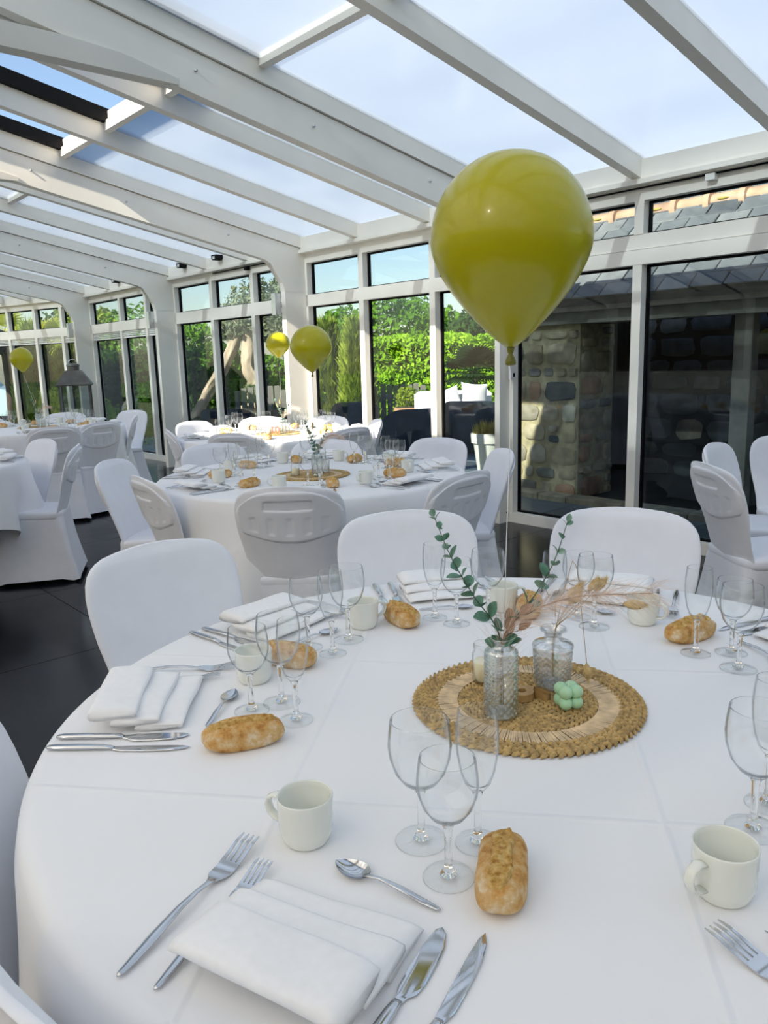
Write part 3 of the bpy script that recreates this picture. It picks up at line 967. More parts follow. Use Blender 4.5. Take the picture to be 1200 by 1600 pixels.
SEATW = {}
def setting(k, a, seat, glasses=None, bread=0, full=True, cup=True):
    cx, cy = TAB[k][:2]
    tn = {1: 'front table', 2: 'second table', 3: 'sunlit table', 4: 'far table', 5: 'left-edge table'}[k]
    where = 'at the %s of the %s' % (seat, tn)
    A = R(a)
    def P(r, d):
        return Vector((cx + r * math.cos(A + R(d)), cy + r * math.sin(A + R(d)), TZ))
    def two(p, q):
        v = q - p
        return p, math.atan2(v.y, v.x), v.length
    j = lambda s: rnd.uniform(-s, s)
    gr = lambda w: '%s on the %s' % (w, tn)
    # forks
    for (p, q, L_, lb, nm) in ((P(.736, -11 + j(.6)), P(.527, -18 + j(.6)), .217, 'larger steel fork', 'dinner_fork'), (P(.724, -8 + j(.5)), P(.542, -13 + j(.5)), .217, 'smaller steel fork', 'dessert_fork')):
        p, rz, ln = two(p, q)
        build(nm, FORK, p + Vector((0, 0, .0003)), rz, '%s %s' % (lb, where), 'fork', gr('forks'), ln / L_)
    for (p, q, spec, L_, lb, nm) in ((P(.741, 11 + j(.5)), P(.532, 15 + j(.5)), KNIFE, .213, 'pointed steel table knife', 'table_knife'), (P(.735, 8.5 + j(.5)), P(.535, 11 + j(.4)), FKNIFE, .197, 'broad bladed fish knife', 'fish_knife')):
        p, rz, ln = two(p, q)
        build(nm, spec, p + Vector((0, 0, .0003)), rz, '%s %s' % (lb, where), 'knife', gr('knives'), ln / L_)
    if full:
        p, rz, ln = two(P(.512, 9 + j(.7)), P(.494, -6 + j(.7)))
        build('teaspoon', SPOON, p + Vector((0, 0, .0002)), rz, 'steel teaspoon %s' % where, 'spoon', gr('teaspoons'), ln / .140)
    if cup:
        build('coffee_cup', CUP, P(.478, -13), math.atan2(-math.cos(A), math.sin(A)) + j(.25) - .15, 'pale green-white coffee cup %s' % where, 'cup', gr('coffee cups'), 1.03)
    for g, r, d in (glasses or (('big', .407, 2), ('wine', .457, 8.8), ('flute', .388, 11))):
        build(GL[g][0], GL[g][1], P(r, d) + Vector((0, 0, .0006)), j(3), '%s %s' % ({'big': 'largest stemmed water glass', 'wine': 'smaller stemmed wine glass', 'flute': 'tall champagne flute'}[g], where), 'glass', gr('stemmed glasses'))
    p, q = P(.514, 16.2), P(.396, 16.0)
    build('bread_roll', BREAD[bread], (p + q) / 2, math.atan2(q.y - p.y, q.x - p.x) + j(.1), 'split crusty bread roll %s' % where, 'bread', gr('bread rolls'))
    t = empty('napkin', P(.628, -.5), A + PI / 2 + PI + .06 + j(.04))
    t.rotation_euler.z = A + PI / 2 + .08 + j(.05)
    tag(t, 'pleated white napkin %s' % where, 'napkin', gr('pleated napkins'))
    for nm, me, off, _ in NAPK[bread]:
        obj(nm, me, t, loc=(0, off, 0))
    if k == 1:
        c = empty('place_card', P(.585, .5), A + PI / 2 + .12)
        tag(c, 'paper card tucked %s' % where, 'card', gr('paper cards'))
        o = obj('paper', CARD, c)
        obj('handwriting', SCRIPT, o)
setting(1, -120, 'nearest place', bread=0)
setting(1, 178, 'left place', (('wine', .447, 2), ('big', .403, -2), ('flute', .373, 8)), 1)
setting(1, 138, 'left back place', (('wine', .47, 6), ('flute', .408, 6), ('big', .436, -4)), 0)
setting(1, 99, 'back place behind the candle jar', (('flute', .450, 6.5), ('wine', .398, 2.2), ('big', .420, -8.0)), 1)
setting(1, 63, 'back place behind the pampas', (('flute', .354, 8), ('big', .402, -3), ('wine', .45, 3)), 0)
setting(1, 20, 'right place', (('flute', .394, 8.5), ('wine', .453, 4.5), ('big', .407, -4)), 1)
setting(1, -63, 'near right corner place', None, 0)
for a, s in ((-90, 'nearest seat'), (-140, 'near left seat'), (172, 'left seat'), (128, 'far left seat'), (90, 'far seat'), (48, 'far right seat'), (7, 'right seat'), (-42, 'near right seat')):
    setting(2, a, s, bread=abs(a) % 2)
for a, s in ((-158, 'left seat'), (143, 'far left seat'), (106, 'far seat'), (61, 'far right seat'), (11, 'right seat'), (-42, 'near right seat'), (-106, 'nearest seat')):
    setting(3, a, s, bread=abs(a) % 2)
for a, s in ((60, 'far right seat'), (105, 'far seat'), (17, 'right seat'), (-30, 'near right seat'), (-70, 'nearest seat'), (148, 'far left seat')):
    setting(4, a, s, bread=abs(a) % 2)
for a, s in ((14, 'right seat'), (46, 'far right seat')):
    setting(5, a, s, bread=abs(a) % 2)

# ================================================================== CENTREPIECES
def ring_braid(r, n, w_, h, twist, seed):
    """braided straw ring: plump slanted strands"""
    rg = random.Random(seed)
    mb = MB()
    for i in range(n):
        a = 2 * PI * i / n
        for sgn in (-1, 1):
            c = Vector(((r + sgn * w_ * .24) * math.cos(a), (r + sgn * w_ * .24) * math.sin(a), .0018 + rg.uniform(0, .0012)))
            tdir = Vector((-math.sin(a), math.cos(a), 0))
            rdir = Vector((math.cos(a), math.sin(a), 0))
            ax = (tdir * math.cos(twist) - rdir * sgn * math.sin(twist)).normalized()
            sd = Vector((0, 0, 1)).cross(ax)
            ln = 2 * PI * r / n * 1.0
            wd = w_ * .225
            vs = []
            for s_ in (-1, -.5, .5, 1):
                k = 1 if abs(s_) < .9 else .45
                hz = h * (1 if abs(s_) < .9 else .35)
                p = c + ax * (ln * s_ * .62)
                vs += [p + sd * wd * k, p + sd * wd * k * .5 + Vector((0, 0, hz)), p - sd * wd * k * .5 + Vector((0, 0, hz)), p - sd * wd * k]
            fs = [(q * 4 + m_, q * 4 + m_ + 1, q * 4 + 5 + m_, q * 4 + 4 + m_) for q in range(3) for m_ in range(3)]
            mb.add(vs, fs)
    return mb
def mat_parts():
    parts = []
    base = MB().lathe([(.179, 0), (.180, .001), (.176, .0022), (.02, .0022)], 72).mesh('backing', 'straw_back')
    parts.append(('backing', base))
    for i in range(11):
        r = .0075 + i * .0098
        parts.append(('braid_ring', ring_braid(max(r, .004), max(6, int(2 * PI * r / .0105)), .0108, .0036, .55, i).mesh('braid_ring', 'straw', True, False)))
    mb = MB()
    rg = random.Random(3)
    for i in range(230):
        a = 2 * PI * i / 230 + rg.uniform(-.006, .006)
        r0, r1 = .112, .148
        wv = .0017
        z = .0028 + rg.uniform(0, .0012)
        c, s_ = math.cos(a), math.sin(a)
        c2, s2 = math.cos(a + .03), math.sin(a + .03)
        p0, p1 = Vector((r0 * c, r0 * s_, z)), Vector((r1 * c2, r1 * s2, z))
        sd = Vector((-s_, c, 0)) * wv
        mb.add([p0 - sd, p0 + Vector((0, 0, .0014)), p0 + sd, p1 - sd, p1 + Vector((0, 0, .0014)), p1 + sd], [(0, 1, 4, 3), (1, 2, 5, 4)])
    parts.append(('spoke_band', mb.mesh('spoke_band', 'straw_pale', True, False)))
    for i, r in enumerate((.151, .1605, .170, .178)):
        parts.append(('braid_ring', ring_braid(r, int(2 * PI * r / .0125), .0118, .0046, .65, 30 + i).mesh('braid_ring', 'straw', True, False)))
    return parts
MATP = mat_parts()
def vase_mesh(prof, n, zlo, zhi, rows, cols, amp, mat):
    """outer profile with raised lozenges between zlo and zhi; inner wall smooth"""
    pts = []
    for (r0, z0), (r1, z1) in zip(prof, prof[1:]):
        st = max(1, int((z1 - z0) / .0022)) if z1 > z0 else 1
        for q in range(st):
            pts.append((lerp(r0, r1, q / st), lerp(z0, z1, q / st)))
    pts.append(prof[-1])
    loops = []
    for r, z in pts:
        l = []
        for i in range(n):
            a = 2 * PI * i / n
            rr = r
            if zlo < z < zhi:
                u = cols * a / (2 * PI)
                v = (z - zlo) / (zhi - zlo) * rows
                d1, d2 = (u + v) % 1, (u - v) % 1
                e = min(d1, 1 - d1, d2, 1 - d2) * 2
                rr = r - amp * (1 - sm(0, .45, e)) if amp > 0 else r + amp * sm(0, .5, e)
            l.append((rr * math.cos(a), rr * math.sin(a), z))
        loops.append(l)
    for r, z in reversed(prof):
        loops.append([((max(r - .0026, .003)) * math.cos(2 * PI * i / n), (max(r - .0026, .003)) * math.sin(2 * PI * i / n), max(z, .006)) for i in range(n)])
    return MB().loft(loops).mesh('body', mat)
V1 = vase_mesh([(.022, 0), (.0255, .002), (.0265, .006), (.0265, .100), (.0255, .105), (.020, .110), (.0135, .113), (.0130, .119), (.0155, .123), (.0155, .1255)], 72, .006, .102, 8, 13, .0030, 'glass_green')
V2 = vase_mesh([(.026, 0), (.0295, .002), (.0305, .006), (.0335, .066), (.0345, .072), (.0330, .0745), (.022, .077), (.0145, .081), (.0140, .090), (.0165, .096), (.0215, .0995), (.0215, .1015)], 84, .010, .066, 6, 18, .0032, 'glass_vase')
JAR = [('jar', MB().lathe([(.017, 0), (.0205, .001), (.0215, .004), (.0215, .048), (.0200, .053), (.0185, .056), (.0190, .066), (.0180, .0675), (.0172, .066), (.0168, .056), (.0185, .051), (.0200, .046), (.0200, .004), (.002, .003)], 36).mesh('jar', 'glass')),
       ('wax', MB().lathe([(.0190, .0035), (.0194, .005), (.0194, .035), (.0185, .036), (.002, .0355)], 32).mesh('wax', 'wax_cream')),
       ('wick', MB().tube([(0, 0, .035), (.0006, 0, .043)], .0006, 6).mesh('wick', 'ink'))]
BUB = MB().ball((0, 0, 0), .0108, 18, 12).mesh('bubble', 'wax_green')
def text_mesh(body, size, ext, mat):
    cu = bpy.data.curves.new('number', 'FONT')
    cu.body = body; cu.size = size; cu.extrude = ext; cu.align_x = 'CENTER'; cu.align_y = 'CENTER'; cu.resolution_u = 6; cu.offset = size * .02
    o = bpy.data.objects.new('number', cu)
    COL.objects.link(o)
    bpy.context.view_layer.update()
    me = bpy.data.meshes.new_from_object(o.evaluated_get(bpy.context.evaluated_depsgraph_get()))
    bpy.data.objects.remove(o)
    me.materials.clear(); me.materials.append(M[mat])
    return me
def spline(pts, n=24):
    P = [Vector(p) for p in pts]
    P = [P[0] * 2 - P[1]] + P + [P[-1] * 2 - P[-2]]
    out = []
    for i in range(1, len(P) - 2):
        for k in range(n):
            t = k / n
            a, b_, c, d = P[i - 1], P[i], P[i + 1], P[i + 2]
            out.append(.5 * ((2 * b_) + (c - a) * t + (2 * a - 5 * b_ + 4 * c - d) * t * t + (3 * b_ - a - 3 * c + d) * t ** 3))
    out.append(P[-2])
    return out
def leaf_mesh(mat, ln=.020, wd=.0075):
    def f(s, t):
        w_ = wd * math.sin(PI * min(1, s * .96 + .02)) ** .75
        return (s * ln, (t - .5) * 2 * w_, .0022 * math.sin(PI * s) - .0012 * (1 - abs(t - .5) * 2))
    mb = MB().grid(f, 8, 4)
    m2 = MB().grid(lambda s, t: tuple(Vector(f(s, t)) - Vector((0, 0, .0005))), 8, 4)
    mb.add(m2.v, [tuple(reversed(q)) for q in m2.f])
    return mb.mesh('leaf', mat)
LEAF = [leaf_mesh('euc_leaf', .024, .0095), leaf_mesh('euc_leaf_pale', .021, .0085), leaf_mesh('dry_leaf', .024, .009)]
def eucalyptus(pts, base, label, seed, group, n=14, parent_scale=1.0):
    """pts relative to base"""
    rg = random.Random(seed)
    path = spline(pts, 14)
    t = empty('eucalyptus_stem', base)
    tag(t, label, 'foliage', group)
    rad = [lerp(.0013, .0006, i / (len(path) - 1)) for i in range(len(path))]
    obj('stem', MB().tube(path, rad, 6).mesh('stem', 'euc_stem'), t)
    for i in range(n):
        f = lerp(.22, .99, (i / (n - 1)) ** .9)
        k = min(len(path) - 2, int(f * (len(path) - 1)))
        p = path[k]
        tg = (path[k + 1] - path[k]).normalized()
        for sgn in (-1, 1):
            ang = rg.uniform(-.5, .5) + (i % 2) * 1.4
            side = tg.cross(Vector((math.sin(ang), -math.cos(ang), .2))).normalized() * sgn
            d = (side * .8 + tg * .55 + Vector((0, 0, rg.uniform(-.2, .2)))).normalized()
            sc = lerp(1.35, .55, f) * rg.uniform(.8, 1.15)
            o = obj('leaf', LEAF[0 if (f < .45 or rg.random() < .35) else 1], t, loc=p)
            q = d.to_track_quat('X', 'Z')
            o.rotation_mode = 'QUATERNION'
            o.rotation_quaternion = q @ Matrix.Rotation(rg.uniform(-.9, .9), 3, 'X').to_quaternion()
            o.scale = (sc,) * 3
    o = obj('leaf', LEAF[1], t, loc=path[-1])
    o.rotation_mode = 'QUATERNION'; o.rotation_quaternion = (path[-1] - path[-4]).to_track_quat('X', 'Y'); o.scale = (.6,) * 3
    return t
def pampas(pts, base, label, seed, group, nh=900, hl=.055, f0=.25):
    rg = random.Random(seed)
    path = spline(pts, 16)
    t = empty('pampas_plume', base)
    tag(t, label, 'dried grass', group)
    obj('stem', MB().tube(path, [lerp(.0012, .0005, i / (len(path) - 1)) for i in range(len(path))], 6).mesh('stem', 'dry_leaf'), t)
    mb = MB()
    for _ in range(nh):
        f = f0 + (1 - f0) * rg.random()
        k = min(len(path) - 2, int(f * (len(path) - 1)))
        p = path[k].lerp(path[k + 1], rg.random())
        tg = (path[k + 1] - path[k]).normalized()
        ang = rg.uniform(0, 2 * PI)
        x = tg.orthogonal().normalized()
        sd = (x * math.cos(ang) + tg.cross(x) * math.sin(ang))
        ln = hl * rg.uniform(.55, 1.1) * (1 - .30 * f)
        d = (tg * .75 + sd * rg.uniform(.3, .95)).normalized()
        q1 = p + d * ln * .5
        q2 = p + d * ln * .85 + tg * ln * .15 + Vector((0, 0, -.16 * ln))
        w_ = .00018
        nrm = d.cross(Vector((0, -1, .4))).normalized() * w_
        mb.add([p - nrm, p + nrm, q1 + nrm, q1 - nrm, q2], [(0, 1, 2, 3), (3, 2, 4)])
    obj('plume', mb.mesh('plume', 'pampas', False, False), t, kind='stuff')
    return t
def bunny(pts, base, label, seed, group, hl=.024, hw=.0065):
    rg = random.Random(seed)
    path = spline(pts, 12)
    t = empty('bunny_tail_grass', base)
    tag(t, label, 'dried grass', group)
    obj('stem', MB().tube(path, .00055, 5).mesh('stem', 'dry_stem'), t)
    d = (path[-1] - path[-4]).normalized()
    p0 = path[-1]
    x = d.orthogonal().normalized(); y = d.cross(x)
    mb = MB()
    loops = []
    for i in range(9):
        s_ = i / 8
        r = hw * math.sin(PI * min(1, .05 + s_ * .93)) ** .7
        loops.append([p0 + d * hl * s_ + (x * math.cos(2 * PI * k / 10) + y * math.sin(2 * PI * k / 10)) * r for k in range(10)])
    mb.loft(loops)
    h = obj('head', mb.mesh('head', 'bunny'), t)
    mb = MB()
    for _ in range(260):
        s_ = rg.random() ** .8
        a = rg.uniform(0, 2 * PI)
        sd = x * math.cos(a) + y * math.sin(a)
        p = p0 + d * hl * s_ + sd * hw * .7 * math.sin(PI * min(1, .1 + .85 * s_))
        q = p + (d * .9 + sd * .5) * rg.uniform(.006, .011)
        w_ = d.cross(sd) * .00025
        mb.add([p - w_, p + w_, q], [(0, 1, 2)])
    obj('bristles', mb.mesh('bristles', 'bunny', False, False), h, kind='stuff')
    return t
def balloon(c, r, knot, label, end, group='green balloons over the tables'):
    """c: centre of the widest part, knot: height of the neck"""
    t = empty('balloon', c)
    tag(t, label, 'balloon', group)
    hz = c[2] - knot
    prof = []
    for i in range(0, 27):
        a = PI / 2 - (PI / 2) * i / 10 if i <= 10 else None
        if i <= 10:
            prof.append((max(.0008, r * math.cos(a)), r * 1.04 * math.sin(a)))
        else:
            s_ = (i - 10) / 16
            rr = r * (math.cos(s_ * PI / 2) ** .86) * (1 - .10 * s_) + .007 * s_
            prof.append((max(rr, .0075), -hz * (s_ ** 1.08)))
    prof.reverse()
    obj('body', MB().lathe(prof, 56).mesh('body', 'balloon'), t)
    sc = r / .112
    k = MB().lathe([(.0068 * sc, -hz + .004), (.0045 * sc, -hz - .006 * sc), (.0030 * sc, -hz - .010 * sc), (.0055 * sc, -hz - .014 * sc), (.0078 * sc, -hz - .021 * sc), (.0072 * sc, -hz - .025 * sc), (.003 * sc, -hz - .026 * sc)], 16)
    kn = obj('knot', k.mesh('knot', 'balloon_knot'), t)
    e = Vector(end) - Vector(c)
    p0 = Vector((0, 0, -hz - .012 * sc))
    obj('ribbon', MB().tube([p0, p0.lerp(e, .33) + Vector((.002, 0, 0)), p0.lerp(e, .66) + Vector((.001, .003, 0)), e], .0007, 5).mesh('ribbon', 'ribbon'), t)
    return t
ZM = TZ + .0062       # top of the woven mat
def place_mat(k, x, y):
    build('woven_placemat', MATP, (x, y, TZ + .0002), 0, 'round woven straw mat at the middle of the %s' % TNAME[k].split(' behind')[0], 'placemat', 'woven straw mats')
NUM9 = text_mesh('9', .088, .006, 'wood_number')
NUM10 = text_mesh('10', .075, .006, 'wood_red')
# front table
place_mat(1, .223, 1.183)
build('candle_jar', JAR, (.165, 1.262, ZM), 0, 'cream candle in a small glass jar behind the tall vase', 'candle')
build('glass_vase', [('body', V1)], (.173, 1.130, ZM), .2, 'tall slim lozenge-patterned glass vase on front mat', 'vase')
build('glass_vase', [('body', V2)], (.275, 1.233, ZM), 0, 'squat diamond-cut glass vase with flared neck on front mat', 'vase')
o = obj('wooden_number', NUM9, loc=(.232, 1.186, ZM + .0065), rot=(0, 0, R(80)))
tag(o, 'flat brown wooden figure nine lying on the front mat', 'number')
bc = empty('bubble_candle', (.282, 1.150, ZM), R(14))
tag(bc, 'mint green bubble cube candle on the front mat', 'candle')
for i in (-1, 1):
    for j_ in (-1, 1):
        for k_ in (0, 1):
            obj('bubble', BUB, bc, loc=(i * .0088, j_ * .0088, .0106 + k_ * .0176))
obj('wick', MB().tube([(0, 0, .02), (.0005, 0, .041)], .0006, 6).mesh('wick', 'card'), bc)
G1 = 'dried and green stems on the front table'
B1 = (.173, 1.130, ZM + .06)
rel = lambda p: (p[0] - B1[0], p[1] - B1[1], p[2] - B1[2])
eucalyptus([(0, 0, -.045), rel((.171, 1.13, .885)), rel((.131, 1.13, .953)), rel((.098, 1.125, 1.014)), rel((.073, 1.12, 1.078))], B1, 'tall eucalyptus sprig leaning left from the slim vase', 4, G1, 13)
eucalyptus([(.004, .003, -.045), rel((.180, 1.135, .885)), rel((.228, 1.14, .951)), rel((.256, 1.145, 1.0)), rel((.276, 1.15, 1.058))], B1, 'shorter eucalyptus sprig leaning right from the slim vase', 9, G1, 9)
pampas([(.003, 0, -.04), rel((.177, 1.13, .885)), rel((.218, 1.125, .926)), rel((.286, 1.115, .951)), rel((.392, 1.10, .958))], B1, 'pinkish pampas plume sweeping right from the slim vase', 2, G1, 620, .09, .12)
for q, (p, lb) in enumerate((((.200, 1.12, .925), 'brown dried leaf sprig upright in the slim vase'), ((.198, 1.118, .900), 'brown dried leaf sprig bending right in the slim vase'))):
    t = empty('dried_leaf_sprig', B1)
    tag(t, lb, 'dried leaf', G1)
    path = spline([(0, 0, -.04), rel((.177, 1.128, .880)), rel(p)], 10)
    obj('stem', MB().tube(path, .0008, 5).mesh('stem', 'dry_leaf'), t)
    for z, rr in ((-1, .3), (-5, -1.0), (-9, 1.6)):
        l = obj('leaf', LEAF[2], t, loc=path[z])
        l.rotation_euler = (rr, -.7 + .3 * rr, rr * .8 + (0 if rr > 0 else 2.8))
B2 = (.275, 1.233, ZM + .05)
rel2 = lambda p: (p[0] - B2[0], p[1] - B2[1], p[2] - B2[2])
for q, (p, mid, lb, hl, hw) in enumerate((
        ((.330, 1.225, .925), (.302, 1.23, .885), 'upright golden bunny tail among the pampas', .028, .0068),
        ((.343, 1.235, .922), (.310, 1.235, .885), 'second golden bunny tail leaning right', .028, .0075),
        ((.312, 1.245, .912), (.290, 1.24, .880), 'pale bunny tail in the middle of the bunch', .024, .0075),
        ((.385, 1.215, .905), (.318, 1.225, .905), 'fluffy bunny tail drooping over the coffee cup', .036, .0085),
        ((.300, 1.225, .905), (.288, 1.23, .880), 'broad tan bunny tail low behind the plume', .034, .0120))):
    bunny([(0, 0, -.035), rel2((.278, 1.232, .855)), rel2(mid), rel2(p)], B2, lb, q, G1, hl, hw)
bunny([(.002, 0, -.035), rel2((.280, 1.232, .86)), rel2((.301, 1.228, .965)), rel2((.306, 1.227, .972)), rel2((.312, 1.226, .955)), rel2((.322, 1.225, .87)), rel2((.330, 1.225, .800))], B2, 'single bunny tail hanging down on its thin stem', 11, G1, .030, .0060)
balloon((.186, 1.13, 1.462), .1115, 1.318, 'largest yellow-green balloon, floating over the front table', (.177, 1.13, .885))
# other tables
def centre(k, x, y, yaw, num=None):
    nm = {2: 'second table', 3: 'sunlit table', 4: 'far table'}[k]
    place_mat(k, x, y)
    g = 'centrepiece of the ' + nm
    c, s_ = math.cos(yaw), math.sin(yaw)
    q = lambda a, b_: (x + a * c - b_ * s_, y + a * s_ + b_ * c)
    v = q(.03, -.06)
    build('glass_vase', [('body', V1)], (*v, ZM), .5, 'slim patterned glass vase on the mat of the ' + nm, 'vase', g)
    v2 = q(.05, .06)
    build('glass_vase', [('body', V2)], (*v2, ZM), .5, 'squat cut glass vase on the mat of the ' + nm, 'vase', g)
    build('candle_jar', JAR, (*q(-.08, -.02), ZM), 0, 'candle in a small glass jar on the ' + nm, 'candle', g)
    b_ = (*v, ZM + .06)
    eucalyptus([(0, 0, -.045), (0, 0, .05), (-.02, 0, .12), (-.045, -.01, .20)], b_, 'tall eucalyptus sprig in the vase of the ' + nm, k * 7, g, 11)
    eucalyptus([(.002, 0, -.045), (.004, 0, .05), (.03, 0, .11), (.05, .01, .155)], b_, 'short eucalyptus sprig in the vase of the ' + nm, k * 7 + 1, g, 8)
    pampas([(0, .002, -.04), (.003, .002, .05), (.03, 0, .10), (.075, -.005, .135), (.13, -.01, .125)], b_, 'pampas plume in the vase of the ' + nm, k, g, 500, .06)
    for i, (dx, dz) in enumerate(((-.03, .14), (-.012, .165))):
        bunny([(0, .003, -.035), (0, .003, .05), (dx * .6, .003, .10), (dx, .003, dz)], b_, '%s dried brown head in the vase of the %s' % (('left', 'right')[i], nm), k * 3 + i, g, .034, .006)
    if num:
        o = obj('wooden_number', NUM10, loc=(*q(-.03, -.115), ZM + .030), rot=(R(90), 0, yaw * 0 + .08))
        tag(o, 'small reddish wooden number ten standing on the sunlit table', 'number')
centre(2, -.346, 3.80, .0)
centre(3, -.80, 6.12, .1, True)
centre(4, -3.28, 7.5, .1)
balloon((-.33, 3.86, 1.37), .101, 1.252, 'olive balloon over the second table, larger of the two side by side', (-.32, 3.75, .885))
balloon((-.775, 6.12, 1.435), .093, 1.335, 'small translucent yellow balloon left of the olive one', (-.77, 6.06, .885))
balloon((-3.42, 7.62, 1.40), .104, 1.275, 'small green balloon near the left edge, over the far table', (-3.25, 7.45, .885))
# ================================================================== LANTERN
st = empty('side_table', (-3.97, 10.3, 0), .3)
tag(st, 'low wooden side table under the lantern', 'side table')
obj('top', MB().bbox(-.3, .3, -.3, .3, .52, .56).mesh('top', 'wood_table', False), st)
for sx in (-.26, .26):
    for sy in (-.26, .26):
        obj('leg', MB().box(sx - .02, sx + .02, sy - .02, sy + .02, 0, .52).mesh('leg', 'wood_table', False), st)
la = empty('lantern', (-3.97, 10.3, .56), .3)
tag(la, 'large grey metal lantern with pyramid roof by the windows', 'lantern')
obj('base', MB().bbox(-.20, .20, -.20, .20, 0, .04).mesh('base', 'lantern_metal', False), la)
for sx in (-1, 1):
    for sy in (-1, 1):
        obj('corner_bar', MB().box(sx * .18 - .012, sx * .18 + .012, sy * .18 - .012, sy * .18 + .012, .04, .52).mesh('corner_bar', 'lantern_metal', False), la)
for sx, sy in ((1, 0), (-1, 0), (0, 1), (0, -1)):
    hx, hy = (.003, .165) if sx else (.165, .003)
    obj('pane', MB().box(sx * .18 - hx, sx * .18 + hx, sy * .18 - hy, sy * .18 + hy, .04, .52).mesh('pane', 'pane', False), la)
loops = [[(sx * h, sy * h, z) for sx, sy in ((1, 1), (-1, 1), (-1, -1), (1, -1))] for h, z in ((.215, .515), (.22, .53), (.10, .705), (.09, .71))]
obj('roof', MB().loft(loops).mesh('roof', 'lantern_metal', False), la)
obj('chimney', MB().lathe([(.075, .705), (.075, .76), (.085, .765), (.075, .79), (.03, .80)], 20).mesh('chimney', 'lantern_metal', True, angle=40), la)
obj('ring', MB().tube([(.05 * math.cos(a), 0, .80 + .05 * math.sin(a)) for a in [PI * i / 10 for i in range(11)]], .006, 6).mesh('ring', 'sconce'), la)
cdl = obj('pillar_candle', MB().lathe([(.04, 0), (.042, .003), (.042, .16), (.038, .165), (.002, .162)], 20).mesh('pillar_candle', 'wax_cream'), loc=(-3.97, 10.3, .602))
tag(cdl, 'cream pillar candle standing inside the grey lantern', 'candle')

# ================================================================== OUTSIDE
def out(u, v, z=0):
    return W(u, v, z)
gd = obj('lawn', MB().box(-60, 60, -70, -.12, -.30, -.10).mesh('lawn', 'lawn', False), mat=MW)
tag(gd, 'grass ground of the garden', kind='structure')
gd2 = obj('ground', MB().box(-60, 60, 10.1, 70, -.30, -.10).mesh('ground', 'lawn', False), mat=MW)
tag(gd2, 'grass ground behind the veranda', kind='structure')
dk = empty('terrace', mat=MW)
tag(dk, 'blue-grey paved terrace outside the glass', kind='structure')
obj('bed', MB().box(-6, 13, -8, -.12, -.12, -.045).mesh('bed', 'soil', False), dk)
PV = [MB().bbox(.004, .596, .004, .596, -.05, -.01, .004).mesh('paver', 'paver', False), MB().bbox(.004, .596, .004, .596, -.05, -.01, .004).mesh('paver', 'paver_dark', False)]
for i in range(-6, 18):
    for j in range(0, 11):
        obj('paver', PV[rnd.random() < .35], dk, loc=(i * .6, -.12 - .6 * (j + 1), 0))

# ---- stone shed with slate roof
hs = empty('stone_shed', mat=MW)
tag(hs, 'old stone shed with slate roof just outside the right-hand glass', 'building')
SV = -1.15
def stone(parent, o, ex, ey, ez, x0, x1, z0, z1, rg, depth=.05, wt=(5, 4, 3, 2, 2, 1.3, 2)):
    """one rubble stone on the plane o + x*ex + z*ez, proud along ey"""
    g = .012
    w_, h = x1 - x0, z1 - z0
    n = 10
    base = []
    for i in range(n):
        a = 2 * PI * i / n + rg.uniform(-.12, .12)
        cx, cz = math.cos(a), math.sin(a)
        px = math.copysign(abs(cx) ** .55, cx) * (w_ / 2 - g) * rg.uniform(.82, 1)
        pz = math.copysign(abs(cz) ** .55, cz) * (h / 2 - g) * rg.uniform(.82, 1)
        base.append((px, pz))
    p = rg.uniform(.012, .032)
    mk = lambda q, s_, d: tuple(o + ex * ((x0 + x1) / 2 + q[0] * s_) + ez * ((z0 + z1) / 2 + q[1] * s_) + ey * (d + rg.uniform(-.003, .003)))
    loops = [[mk(q, 1, -depth) for q in base], [mk(q, 1, p * .5) for q in base], [mk(q, .84, p) for q in base], [mk(q, .35, p * 1.15) for q in base]]
    k = rg.choices(range(7), wt)[0]
    obj('stone', MB().loft(loops).mesh('stone', 'stone%d' % k, True, angle=40), parent)
def stone_face(parent, o, ex, ey, L_, H_, rg, hmin=.10, hmax=.23, wmin=.11, wmax=.32, wt=(5, 4, 3, 2, 2, 1.3, 2)):
    ez = Vector((0, 0, 1))
    z = 0
    while z < H_ - .03:
        h = min(rg.uniform(hmin, hmax), H_ - z)
        x = 0
        while x < L_ - .02:
            w_ = min(rg.uniform(wmin, wmax) * (.7 + h * 3), L_ - x)
            if L_ - x - w_ < .06: w_ = L_ - x
            if h > .15 and w_ < .16 and rg.random() < .6:
                stone(parent, o, ex, ey, ez, x, x + w_, z, z + h / 2, rg, wt=wt)
                stone(parent, o, ex, ey, ez, x, x + w_, z + h / 2, z + h, rg, wt=wt)
            else:
                stone(parent, o, ex, ey, ez, x, x + w_, z, z + h, rg, wt=wt)
            x += w_
        z += h
rg = random.Random(11)
pil = obj('pillar', MB().box(.15, 1.06, -1.68, SV, -.05, 1.56).mesh('pillar', 'mortar', False), hs)
stone_face(pil, Vector((.15, SV, -.02)), Vector((1, 0, 0)), Vector((0, 1, 0)), .91, 1.57, rg)
stone_face(pil, Vector((.15, SV, -.02)), Vector((0, -1, 0)), Vector((-1, 0, 0)), .53, 1.57, rg)
bw = obj('back_wall', MB().box(-6, 1.06, -3.3, -2.95, -.05, 1.75).mesh('back_wall', 'shed_shade', False), hs)
stone_face(bw, Vector((-3.6, -2.95, -.02)), Vector((1, 0, 0)), Vector((0, 1, 0)), 4.3, 1.7, rg, .14, .28, .22, .48, (0, 0, .6, 0, 0, 5, 1))  # darker stones chosen so the shaded back wall reads nearly black
obj('side_wall', MB().box(.85, 1.06, -2.95, -1.68, -.05, 1.75).mesh('side_wall', 'shed_shade', False), hs)
obj('side_wall', MB().box(-6, -5.8, -2.95, -1.15, -.05, 1.75).mesh('side_wall', 'shed_shade', False), hs)
